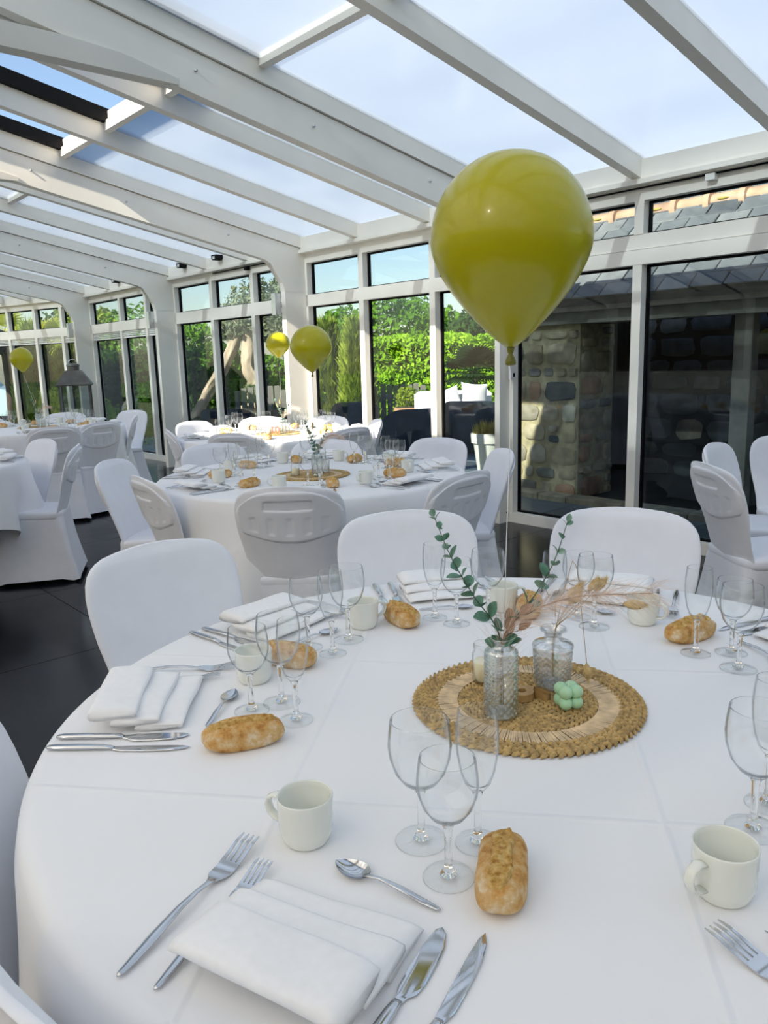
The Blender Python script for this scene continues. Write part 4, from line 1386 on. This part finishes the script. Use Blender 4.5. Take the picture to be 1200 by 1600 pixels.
obj('shed_floor', MB().box(-6, 1.0, -2.95, -1.2, -.06, -.005).mesh('shed_floor', 'shed_shade', False), hs)
obj('lintel', MB().box(-6, 1.10, -1.36, -1.08, 1.56, 1.66).mesh('lintel', 'concrete', False), hs)
obj('fascia', MB().box(-6, 1.12, -1.20, -1.02, 1.66, 1.76).mesh('fascia', 'concrete', False), hs)
obj('prop', MB().box(-1.30, -1.16, -1.40, -1.28, 0, 1.56).mesh('prop', 'concrete', False), hs)
kb = empty('kerb', mat=Matrix())
kb.parent = hs
x = -5.5
while x < 1.0:
    w_ = rg.uniform(.25, .6)
    obj('stone', MB().bbox(x, x + w_ - .012, SV + .02 + rg.uniform(0, .03), SV + .22, -.03, .035 + rg.uniform(0, .02), .012).mesh('stone', 'stone%d' % rg.choice((0, 1, 2)), False), kb)
    x += w_
# roof of the shed
SL = .86
E0v, E0z, RV = -.96, 1.755, -1.88
RZ = E0z + SL * (E0v - RV)
rf = obj('roof', MB().prism([(E0v, E0z - .02), (RV, RZ - .02), (2 * RV - E0v, E0z - .02), (2 * RV - E0v, E0z - .07), (RV, RZ - .09), (E0v, E0z - .06)], -6.1, 1.16, 'x').mesh('roof', 'shed_shade', False), hs)
th = math.atan(SL)
for row in range(9):
    s0 = row * .158
    for c in range(0, 24):
        u0 = 1.16 - (c + 1) * .262 + (.131 if row % 2 else 0)
        if u0 > 1.0 or u0 < -4.6: continue
        wv = .258
        mb = MB()
        jz = rg.uniform(0, .004)
        L_ = .185
        mb.bbox(-wv / 2 + .005, wv / 2 - .005, rg.uniform(-.008, .008), L_, 0, .013, .003)
        o = obj('slate', mb.mesh('slate', rg.choice(('slate', 'slate', 'slate_pale', 'slate_dark')), False), rf)
        p = Vector((u0 + wv / 2, E0v - math.cos(th) * s0, E0z + math.sin(th) * s0 + .006 + jz))
        o.matrix_local = Matrix.Translation(p) @ Matrix.Rotation(PI, 4, 'Z') @ Matrix.Rotation(th - .035 + rg.uniform(-.008, .008), 4, 'X') @ Matrix.Rotation(rg.uniform(-.02, .02), 4, 'Z')
rs = empty('ridge', mat=Matrix()); rs.parent = hs
for c in range(20):
    u0 = 1.2 - (c + 1) * .30
    mb = MB()
    loops = []
    for du, rr in ((0, .080), (.250, .077), (.253, .112), (.30, .116)):
        loops.append([(u0 + du, RV + rr * math.cos(R(a)), RZ - .035 + rr * .95 * math.sin(R(a))) for a in range(-25, 206, 21)])
    mb.loft(loops, cap=True)
    rt_ = obj('ridge_tile', mb.mesh('ridge_tile', 'ridge_tile', True, angle=40), rs)
    if c % 2 == 0:
        obj('lichen', MB().ball((u0 + .14, RV + .08, RZ - .02), (.05, .012, .010), 10, 6).mesh('lichen', 'lichen'), rt_)

# ---- foliage
def leaves(mb, c, r, n, size, rg, outward=.6, squash=1.0, shell=.55, lump=None):
    for _ in range(n):
        d = Vector((rg.gauss(0, 1), rg.gauss(0, 1), rg.gauss(0, 1))).normalized()
        k = shell + (1 - shell) * rg.random() ** .6
        if lump:
            k *= 1 + lump * noise.noise(d * 2.3 + Vector(c))
        p = Vector((c[0] + d.x * r[0] * k, c[1] + d.y * r[1] * k, c[2] + d.z * r[2] * k))
        if p.z < .02: continue
        nrm = (d * outward + Vector((rg.uniform(-1, 1), rg.uniform(-1, 1), rg.uniform(-.6, 1)))).normalized()
        x = nrm.orthogonal().normalized()
        a = rg.uniform(0, 6.28)
        y = nrm.cross(x)
        ax, ay = x * math.cos(a) + y * math.sin(a), y * math.cos(a) - x * math.sin(a)
        s_ = size * rg.uniform(.6, 1.3)
        mb.add([p - ax * s_, p + ay * s_ * .45 + nrm * s_ * .12, p + ax * s_, p - ay * s_ * .45 + nrm * s_ * .12], [(0, 1, 2, 3)])
def box_leaves(mb, lo, hi, n, size, rg):
    lo, hi = Vector(lo), Vector(hi)
    for _ in range(n):
        p = Vector([rg.uniform(lo[i], hi[i]) for i in range(3)])
        f = rg.random()
        if f < .45: p.y = lo.y + rg.uniform(0, .12)
        elif f < .8: p.z = hi.z + .18 * noise.noise(Vector((p.x * 1.7, p.y, 0))) - rg.uniform(0, .15)
        nrm = Vector((rg.uniform(-1, 1), rg.uniform(-1.2, .4), rg.uniform(-.3, 1.2))).normalized()
        x = nrm.orthogonal().normalized(); y = nrm.cross(x)
        a = rg.uniform(0, 6.28)
        ax, ay = x * math.cos(a) + y * math.sin(a), y * math.cos(a) - x * math.sin(a)
        s_ = size * rg.uniform(.6, 1.3)
        mb.add([p - ax * s_, p + ay * s_ * .5, p + ax * s_, p - ay * s_ * .5], [(0, 1, 2, 3)])
def plant(name, loc, crowns, mat, label, cat, seed, size=.07, n=2500, trunk=None, bark='bark_dark', group=None, shell=.55, lump=.35):
    rg_ = random.Random(seed)
    t = empty(name, loc)
    tag(t, label, cat, group)
    mb = MB()
    for c, r in crowns:
        leaves(mb, c, r, n, size, rg_, shell=shell, lump=lump)
    obj('foliage', mb.mesh('foliage', mat, False, False), t, kind='stuff')
    for path, rad in (trunk or [([(0, 0, -.12), (0, 0, .5)], (.05, .04))]):
        obj('trunk', MB().tube(path, rad, 10).mesh('trunk', bark), t)
    return t
def hedge(loc, lx, ly, h, mat, label, seed, n, size, name='hedge', rz=0):
    rg_ = random.Random(seed)
    t = empty(name, loc, rz)
    tag(t, label, 'hedge')
    mb = MB()
    box_leaves(mb, (-lx / 2, -ly / 2, 0), (lx / 2, ly / 2, h), n, size, rg_)
    obj('foliage', mb.mesh('foliage', mat, False, False), t, kind='stuff')
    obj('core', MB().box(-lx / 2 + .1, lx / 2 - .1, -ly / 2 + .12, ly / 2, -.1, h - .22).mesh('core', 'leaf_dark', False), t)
    return t
hedge((1.3, 17.5, -.1), 4.6, 1.3, 1.85, 'leaf_bright', 'bright green leafy hedge beyond the garden chairs', 1, 9500, .07)
hedge((-3.2, 20.5, -.1), 5.0, 1.2, 1.5, 'leaf_mid', 'mid green hedge behind the old olive tree', 2, 4000, .09)
hedge((-5.4, 17.6, -.1), 2.6, 1.0, 1.7, 'leaf_dark', 'dark hedge outside the sliding doors', 3, 4500, .08)
GT = 'trees at the end of the garden'
plant('garden_tree', (.6, 22, -.1), [((0, 0, 2.0), (1.6, 1.2, 1.1)), ((1.3, .2, 1.6), (1.1, 1.0, 1.0))], 'leaf_mid', 'large rounded green tree behind the bright hedge', 'tree', 4, .10, 3800, [([(0, 0, 0), (0, 0, 2)], (.15, .10))], group=GT)
plant('garden_tree', (2.7, 20.5, -.1), [((0, 0, 1.75), (1.15, 1.0, .85))], 'leaf_dark', 'dark green tree behind the hedge, nearest the stone shed', 'tree', 5, .09, 4200, [([(0, 0, 0), (0, 0, 1.8)], (.13, .09))], group=GT)
plant('garden_tree', (-1.0, 23, -.1), [((0, 0, 1.9), (.9, .9, 1.0))], 'leaf_mid', 'green tree rising behind the conifers', 'tree', 6, .10, 2600, [([(0, 0, 0), (0, 0, 1.8)], (.13, .09))], group=GT)
plant('garden_tree', (-4.6, 19, -.1), [((0, 0, 1.7), (.8, .8, .75)), ((.7, 0, 1.3), (.6, .6, .6))], 'leaf_mid', 'young green tree left of the old olive', 'tree', 7, .08, 2400, [([(0, 0, 0), (.1, 0, 1.6)], (.07, .05))], group=GT)
plant('garden_tree', (-7.3, 20, -.1), [((0, 0, 1.9), (1.2, 1.0, 1.0))], 'leaf_conifer', 'yellow-green tree outside the sliding doors', 'tree', 8, .09, 3000, [([(0, 0, 0), (.1, 0, 1.6)], (.10, .06))], group=GT)
plant('garden_tree', (-5.9, 19.5, -.1), [((0, 0, 2.0), (.9, .8, .9))], 'leaf_mid', 'loose shrubby tree against the sky, left panes', 'tree', 18, .08, 900, [([(0, 0, 0), (.1, 0, 1.6)], (.06, .04))], group=GT)
plant('garden_tree', (-8.3, 21.8, -.1), [((0, 0, 1.7), (1.6, 1.0, 1.2))], 'leaf_dark', 'dark tree mass at the far left end', 'tree', 9, .10, 4000, [([(0, 0, 0), (.1, 0, 1.6)], (.10, .06))], group=GT)
def conifer(x, y, h, r, seed, label):
    rg_ = random.Random(seed)
    t = empty('conifer', (x, y, -.1))
    tag(t, label, 'conifer', 'upright conifers by the slat fence')
    mb = MB()
    for _ in range(2600):
        z = h * rg_.random()
        rr = r * (1 - (z / h) ** 3 * .75) * (.55 + .45 * rg_.random())
        a = rg_.uniform(0, 6.28)
        p = Vector((rr * math.cos(a), rr * math.sin(a), z))
        d = (Vector((math.cos(a), math.sin(a), 0)) * .35 + Vector((0, 0, 1))).normalized()
        d = (d + Vector((rg_.uniform(-.4, .4), rg_.uniform(-.4, .4), 0))).normalized()
        sd = d.cross(Vector((math.cos(a + 1), math.sin(a + 1), 0))).normalized() * .028
        mb.add([p - sd, p + sd, p + d * rg_.uniform(.14, .30) + sd * .2], [(0, 1, 2)])
    obj('foliage', mb.mesh('foliage', 'leaf_conifer', False, False), t, kind='stuff')
    obj('trunk', MB().tube([(0, 0, 0), (0, 0, h * .8)], (.05, .02), 8).mesh('trunk', 'bark_dark'), t)
conifer(-.42, 14.3, 2.0, .34, 1, 'upright yellow-green conifer nearest the slat fence')
conifer(-.95, 14.6, 2.0, .36, 2, 'upright yellow-green conifer behind the olive balloon')
conifer(-6.0, 15.6, 2.1, .40, 3, 'tall yellow-green conifer outside the sliding doors')
conifer(-6.9, 15.9, 2.2, .45, 4, 'tall yellow-green conifer left of its neighbour')
# old olive
ot = empty('olive_tree', (-2.85, 16.0, -.1))
tag(ot, 'ancient olive tree with twisted pale trunks', 'tree')
def gnarl(path, rad, seed, n=22):
    rg_ = random.Random(seed)
    P = spline(path, 8)
    mb = MB()
    loops = []
    for i, p in enumerate(P):
        f = i / (len(P) - 1)
        rr = interp([(q / (len(rad) - 1), rad[q]) for q in range(len(rad))], f)
        l = []
        for k in range(n):
            a = 2 * PI * k / n
            q = rr * (1 + .5 * noise.noise(Vector((math.cos(a) * 1.6 + seed, math.sin(a) * 1.6, f * 5.0))) + .25 * noise.noise(Vector((math.cos(a) * 5 + seed, math.sin(a) * 5, f * 9))) + .14 * math.sin(4 * a + f * 9))
            l.append((p.x + q * math.cos(a), p.y + q * math.sin(a), p.z + .06 * noise.noise(Vector((a, f * 4, seed)))))
        loops.append(l)
    return mb.loft(loops).mesh('trunk', 'bark_olive')
obj('trunk', gnarl([(-.95, 0, .35), (-.62, 0, .85), (-.28, 0, 1.35), (-.02, 0, 1.90), (.02, 0, 2.25)], (.15, .12, .13, .11, .07), 3), ot)
obj('trunk', gnarl([(.26, 0, .25), (.20, 0, .62), (.34, 0, .95), (.22, -.03, 1.35), (.28, 0, 1.75), (.20, 0, 2.1)], (.21, .13, .18, .11, .14, .07), 8), ot)
obj('root', gnarl([(.02, -.08, .15), (.05, -.1, .45), (.22, -.08, .62)], (.17, .13, .10), 12), ot)
obj('root', gnarl([(.50, -.08, .15), (.44, -.1, .42), (.34, -.08, .62)], (.15, .12, .10), 15), ot)
mb = MB()
rg = random.Random(21)
for c, r in (((.42, 0, 2.55), (.62, .55, .48)), ((1.05, 0, 2.60), (.50, .45, .50)), ((-.05, .1, 2.10), (.40, .4, .26)), ((.75, .1, 2.05), (.5, .4, .30)), ((.26, -.18, .88), (.16, .1, .10)), ((1.15, 0, 1.75), (.4, .4, .35))):
    leaves(mb, c, r, 1500 if r[0] > .2 else 250, .05, rg, shell=.3, lump=.3)
obj('foliage', mb.mesh('foliage', 'leaf_olive', False, False), ot, kind='stuff')
bed = obj('raised_bed', MB().lathe([(1.9, -.15), (1.75, .06), (1.5, .14), (.01, .18)], 28).mesh('raised_bed', 'rock'), loc=(-2.7, 16.1, -.1))
tag(bed, 'low rocky bed around the old olive tree', 'flower bed')
# palms
def palm(x, y, h, n, ln, mat, label, seed, droop=.6, bark='bark_dark', name='palm_tree'):
    rg_ = random.Random(seed)
    t = empty(name, (x, y, -.1))
    tag(t, label, 'palm')
    obj('trunk', MB().tube([(0, 0, 0), (.02, 0, h * .5), (0, 0, h)], (.11, .09, .08), 10).mesh('trunk', bark), t)
    for i in range(n):
        a = 2 * PI * i / n + rg_.uniform(-.2, .2)
        el = rg_.uniform(-.35, 1.1)
        d = Vector((math.cos(a) * math.cos(el), math.sin(a) * math.cos(el), math.sin(el)))
        p0 = Vector((0, 0, h))
        pc = p0 + d * ln * .5
        mb = MB().tube([p0, pc], .008, 5)
        x_ = d.cross(Vector((0, 0, 1))).normalized()
        y_ = x_.cross(d)
        for k in range(17):
            b_ = R(-100 + 200 * k / 16)
            e = (d * math.cos(b_) + x_ * math.sin(b_)).normalized()
            q = pc + e * ln * .55 + Vector((0, 0, -droop * ln * .12))
            m_ = pc + e * ln * .3
            sd = e.cross(y_).normalized() * .024
            mb.add([pc - sd * .4, pc + sd * .4, m_ + sd, m_ - sd, q], [(0, 1, 2, 3), (3, 2, 4)])
        obj('frond', mb.mesh('frond', mat, False, False), t)
palm(1.60, 13.6, 1.15, 26, .62, 'leaf_darkpalm', 'dark fan palm against the hedge by the stone shed', 1)
palm(-8.2, 17.5, 2.0, 18, .85, 'leaf_palm', 'sunlit yellow-green palm right of the black parasol', 2)
palm(-7.2, 17.2, 1.9, 16, .75, 'leaf_palm', 'sunlit palm behind the post above the lantern', 3)
palm(-9.6, 18.0, 2.3, 16, .85, 'leaf_palm', 'tall palm at the far left behind the parasol', 4)
# shrubs
GS = 'low shrubs along the glass'
plant('flowering_shrub', (-5.75, 13.9, -.1), [((0, 0, .70), (.30, .3, .35)), ((.35, .1, .65), (.26, .25, .33))], 'leaf_yellow', 'yellow-green flowering shrub left of the lantern', 'shrub', 31, .045, 900, group=GS)
plant('low_shrub', (-4.75, 13.5, -.1), [((0, 0, .45), (.35, .3, .38))], 'leaf_bright', 'bright shrub at the foot of the sliding doors, left', 'shrub', 32, .04, 1200, group=GS)
plant('low_shrub', (-4.05, 13.3, -.1), [((0, 0, .48), (.32, .3, .40))], 'leaf_bright', 'bright shrub at the foot of the sliding doors, right', 'shrub', 33, .04, 1200, group=GS)
plant('clipped_shrub', (-1.05, 13.0, -.1), [((0, 0, .78), (.15, .15, .14))], 'leaf_bright', 'small clipped shrub right of the bright post', 'shrub', 34, .025, 700, [([(0, 0, 0), (0, 0, .7)], (.02, .02))], group=GS)
plant('clipped_shrub', (.45, 13.6, -.1), [((0, 0, .72), (.20, .2, .20))], 'leaf_conifer', 'round yellow-green shrub above the terracotta planter', 'shrub', 35, .03, 900, [([(0, 0, 0), (0, 0, .7)], (.02, .02))], group=GS)
plant('clipped_shrub', (.72, 13.9, -.1), [((0, 0, .66), (.17, .17, .17))], 'leaf_mid', 'darker round shrub right of the planter', 'shrub', 36, .03, 800, [([(0, 0, 0), (0, 0, .6)], (.02, .02))], group=GS)
rk = MB().ball((0, 0, 0), (.22, .2, .32), 14, 9)
rk.v = [tuple(Vector(p) * (1 + .25 * noise.noise(Vector(p) * 5))) for p in rk.v]
o = obj('boulder', rk.mesh('boulder', 'rock'), loc=(-4.42, 14.1, .42)); tag(o, 'pale upright rock among the shrubs outside the sliding doors', 'rock')
tp_ = empty('planter', (.42, 13.2, -.01)); tag(tp_, 'terracotta coloured planter box beyond the lounge chairs', 'planter')
obj('box', MB().bbox(-.2, .2, -.18, .18, 0, .50).mesh('box', 'terracotta', False), tp_)
obj('soil', MB().box(-.17, .17, -.15, .15, .50, .505).mesh('soil', 'soil', False), tp_)
# slat fence
fn = empty('slat_fence', (.05, 14.9, -.1)); tag(fn, 'weathered grey fence of upright boards beyond the terrace', 'fence')
BRD = MB().bbox(-.05, .05, -.012, .012, 0, .92, .006).mesh('board', 'fence_wood', False)
for i in range(-22, 7):
    o = obj('board', BRD, fn, loc=(i * .125, rnd.uniform(-.01, .01), 0)); o.scale = (1, 1, rnd.uniform(.95, 1.05))
obj('rail', MB().box(-2.8, .85, .012, .05, .2, .28).mesh('rail', 'fence_wood', False), fn)
obj('rail', MB().box(-2.8, .85, .012, .05, .65, .73).mesh('rail', 'fence_wood', False), fn)
# white pot with heather
pt_ = empty('plant_pot', (1.22, 8.98, -.01)); tag(pt_, 'large white pot with rim outside the door', 'pot')
obj('pot', MB().lathe([(.115, 0), (.12, .004), (.165, .33), (.19, .335), (.197, .44), (.19, .45), (.175, .445), (.16, .40), (.005, .40)], 40).mesh('pot', 'pot_white', True, angle=40), pt_)
obj('soil', MB().lathe([(.165, .400), (.165, .412), (.002, .418)], 24).mesh('soil', 'soil'), pt_)
rg = random.Random(44)
hb = empty('heather', (1.22, 8.98, .405)); tag(hb, 'golden brown heather growing in the white pot', 'plant')
mb = MB()
for _ in range(700):
    a, r = rg.uniform(0, 6.28), .16 * math.sqrt(rg.random())
    p = Vector((r * math.cos(a), r * math.sin(a), 0))
    q = p + Vector((math.cos(a) * .05 * rg.random(), math.sin(a) * .05 * rg.random(), rg.uniform(.05, .20) * (1.2 - r * 3)))
    sd = Vector((rg.uniform(-1, 1), rg.uniform(-1, 1), 0)).normalized() * .009
    mb.add([p - sd, p + sd, q], [(0, 1, 2)])
obj('sprigs', mb.mesh('sprigs', 'leaf_heath', False, False), hb, kind='stuff')
# lounge furniture
def tub_chair(x, y, rz, w_, h, label):
    t = empty('lounge_chair', (x, y, -.01), rz); tag(t, label, 'lounge chair', 'dark rattan lounge chairs on the terrace')
    n = 28
    lo, hi = [], []
    loops = []
    for i in range(n + 1):
        a = R(-25 + 230 * i / n)
        c, s_ = math.cos(a), math.sin(a)
        ht = h * (.78 + .22 * sm(-.2, .9, s_))
        loops.append([((w_ / 2) * c, .36 * s_, .06), ((w_ / 2 + .02) * c, .38 * s_, ht - .03), ((w_ / 2) * c, .36 * s_, ht), ((w_ / 2 - .05) * c, .31 * s_, ht - .02), ((w_ / 2 - .06) * c, .30 * s_, .06)])
    obj('shell', MB().loft(loops).mesh('shell', 'rattan', True, angle=50), t)
    obj('seat_base', MB().bbox(-w_ / 2 + .06, w_ / 2 - .06, -.30, .27, .06, .30, .02).mesh('seat_base', 'rattan', False), t)
    obj('cushion', MB().bbox(-w_ / 2 + .08, w_ / 2 - .08, -.28, .25, .30, .40, .03).mesh('cushion', 'rattan', False), t)
    for sx in (-1, 1):
        for sy in (-.22, .22):
            obj('leg', MB().tube([(sx * (w_ / 2 - .1), sy, 0), (sx * (w_ / 2 - .1), sy, .08)], .02, 8).mesh('leg', 'rubber_black'), t)
tub_chair(.40, 10.6, R(200), .82, .66, 'dark blue rattan tub chair in the middle panes')
tub_chair(1.30, 11.0, R(160), .88, .72, 'dark blue rattan tub chair behind the white pot')
tub_chair(-.42, 12.7, R(180), .75, .66, 'dark blue rattan tub chair farthest left')
tub_chair(-1.35, 12.4, R(190), .9, .62, 'dark rattan tub chair in front of the olive tree')
tub_chair(-2.5, 12.9, R(170), .9, .60, 'dark rattan tub chair below the olive trunks')
sf = empty('garden_sofa', (1.3, 12.5, -.01), .1); tag(sf, 'pale garden sofa with thick cushions behind the tub chairs', 'sofa')
obj('frame', MB().bbox(-.75, .55, -.35, .35, .05, .30, .02).mesh('frame', 'rattan', False), sf)
obj('seat_cushion', MB().bbox(-.72, .52, -.33, .30, .30, .46, .04).mesh('seat_cushion', 'cushion', False), sf)
obj('back_cushion', MB().bbox(-.72, .52, .20, .40, .44, .78, .06).mesh('back_cushion', 'cushion', False), sf)
def pillow(loc, rot, label):
    mb = MB().grid(lambda s, t: ((s - .5) * .44 * (1 - .10 * math.sin(PI * t)), (t - .5) * .44 * (1 - .10 * math.sin(PI * s)), .085 * (math.sin(PI * s) * math.sin(PI * t)) ** .6), 16, 16)
    m2 = MB().grid(lambda s, t: ((s - .5) * .44 * (1 - .10 * math.sin(PI * t)), (t - .5) * .44 * (1 - .10 * math.sin(PI * s)), -.085 * (math.sin(PI * s) * math.sin(PI * t)) ** .6), 16, 16)
    mb.add(m2.v, [tuple(reversed(f)) for f in m2.f])
    o = obj('cushion', mb.mesh('cushion', 'cushion'), loc=loc, rot=rot)
    tag(o, label, 'cushion', 'white cushions on the garden sofa')
pillow((1.48, 12.43, .68), (R(72), .1, .2), 'plump white cushion with pointed corners on the garden sofa')
pillow((1.05, 12.45, .62), (R(60), -.3, -.1), 'white cushion lying left on the garden sofa')
# parasol and van at the far left
ps = empty('parasol', (-8.15, 16.2, -.1)); tag(ps, 'black square parasol at the left edge', 'parasol')
obj('pole', MB().tube([(0, 0, 0), (0, 0, 2.1)], .045, 10).mesh('pole', 'parasol'), ps)
loops = [[(sx * h, sy * h, z) for sx, sy in ((1, 1), (-1, 1), (-1, -1), (1, -1))] for h, z in ((1.0, 1.72), (1.0, 1.92), (.06, 2.35), (.05, 2.36))]
obj('canopy', MB().loft(loops, cap=False).mesh('canopy', 'parasol', False), ps)
obj('base', MB().lathe([(.3, 0), (.3, .08), (.06, .10), (.06, .3)], 20).mesh('base', 'parasol', True, angle=40), ps)
vn = empty('van', (-11.2, 19.6, -.1), .2); tag(vn, 'pale blue van parked at the left edge', 'van')
obj('body', MB().prism([(-2.1, .3), (2.1, .3), (2.1, .9), (1.55, 1.0), (1.05, 1.65), (-2.0, 1.7), (-2.1, 1.5)], -.85, .85, 'y').mesh('body', 'van_paint', False), vn)
obj('window', MB().prism([(-1.8, 1.05), (.9, 1.05), (.75, 1.52), (-1.8, 1.55)], -.86, .86, 'y').mesh('window', 'rubber_black', False), vn)
for sx in (-1.3, 1.3):
    for sy in (-.78, .78):
        obj('wheel', MB().tube([(sx, sy - .1, .32), (sx, sy + .1, .32)], .32, 18).mesh('wheel', 'rubber_black', True, angle=40), vn)
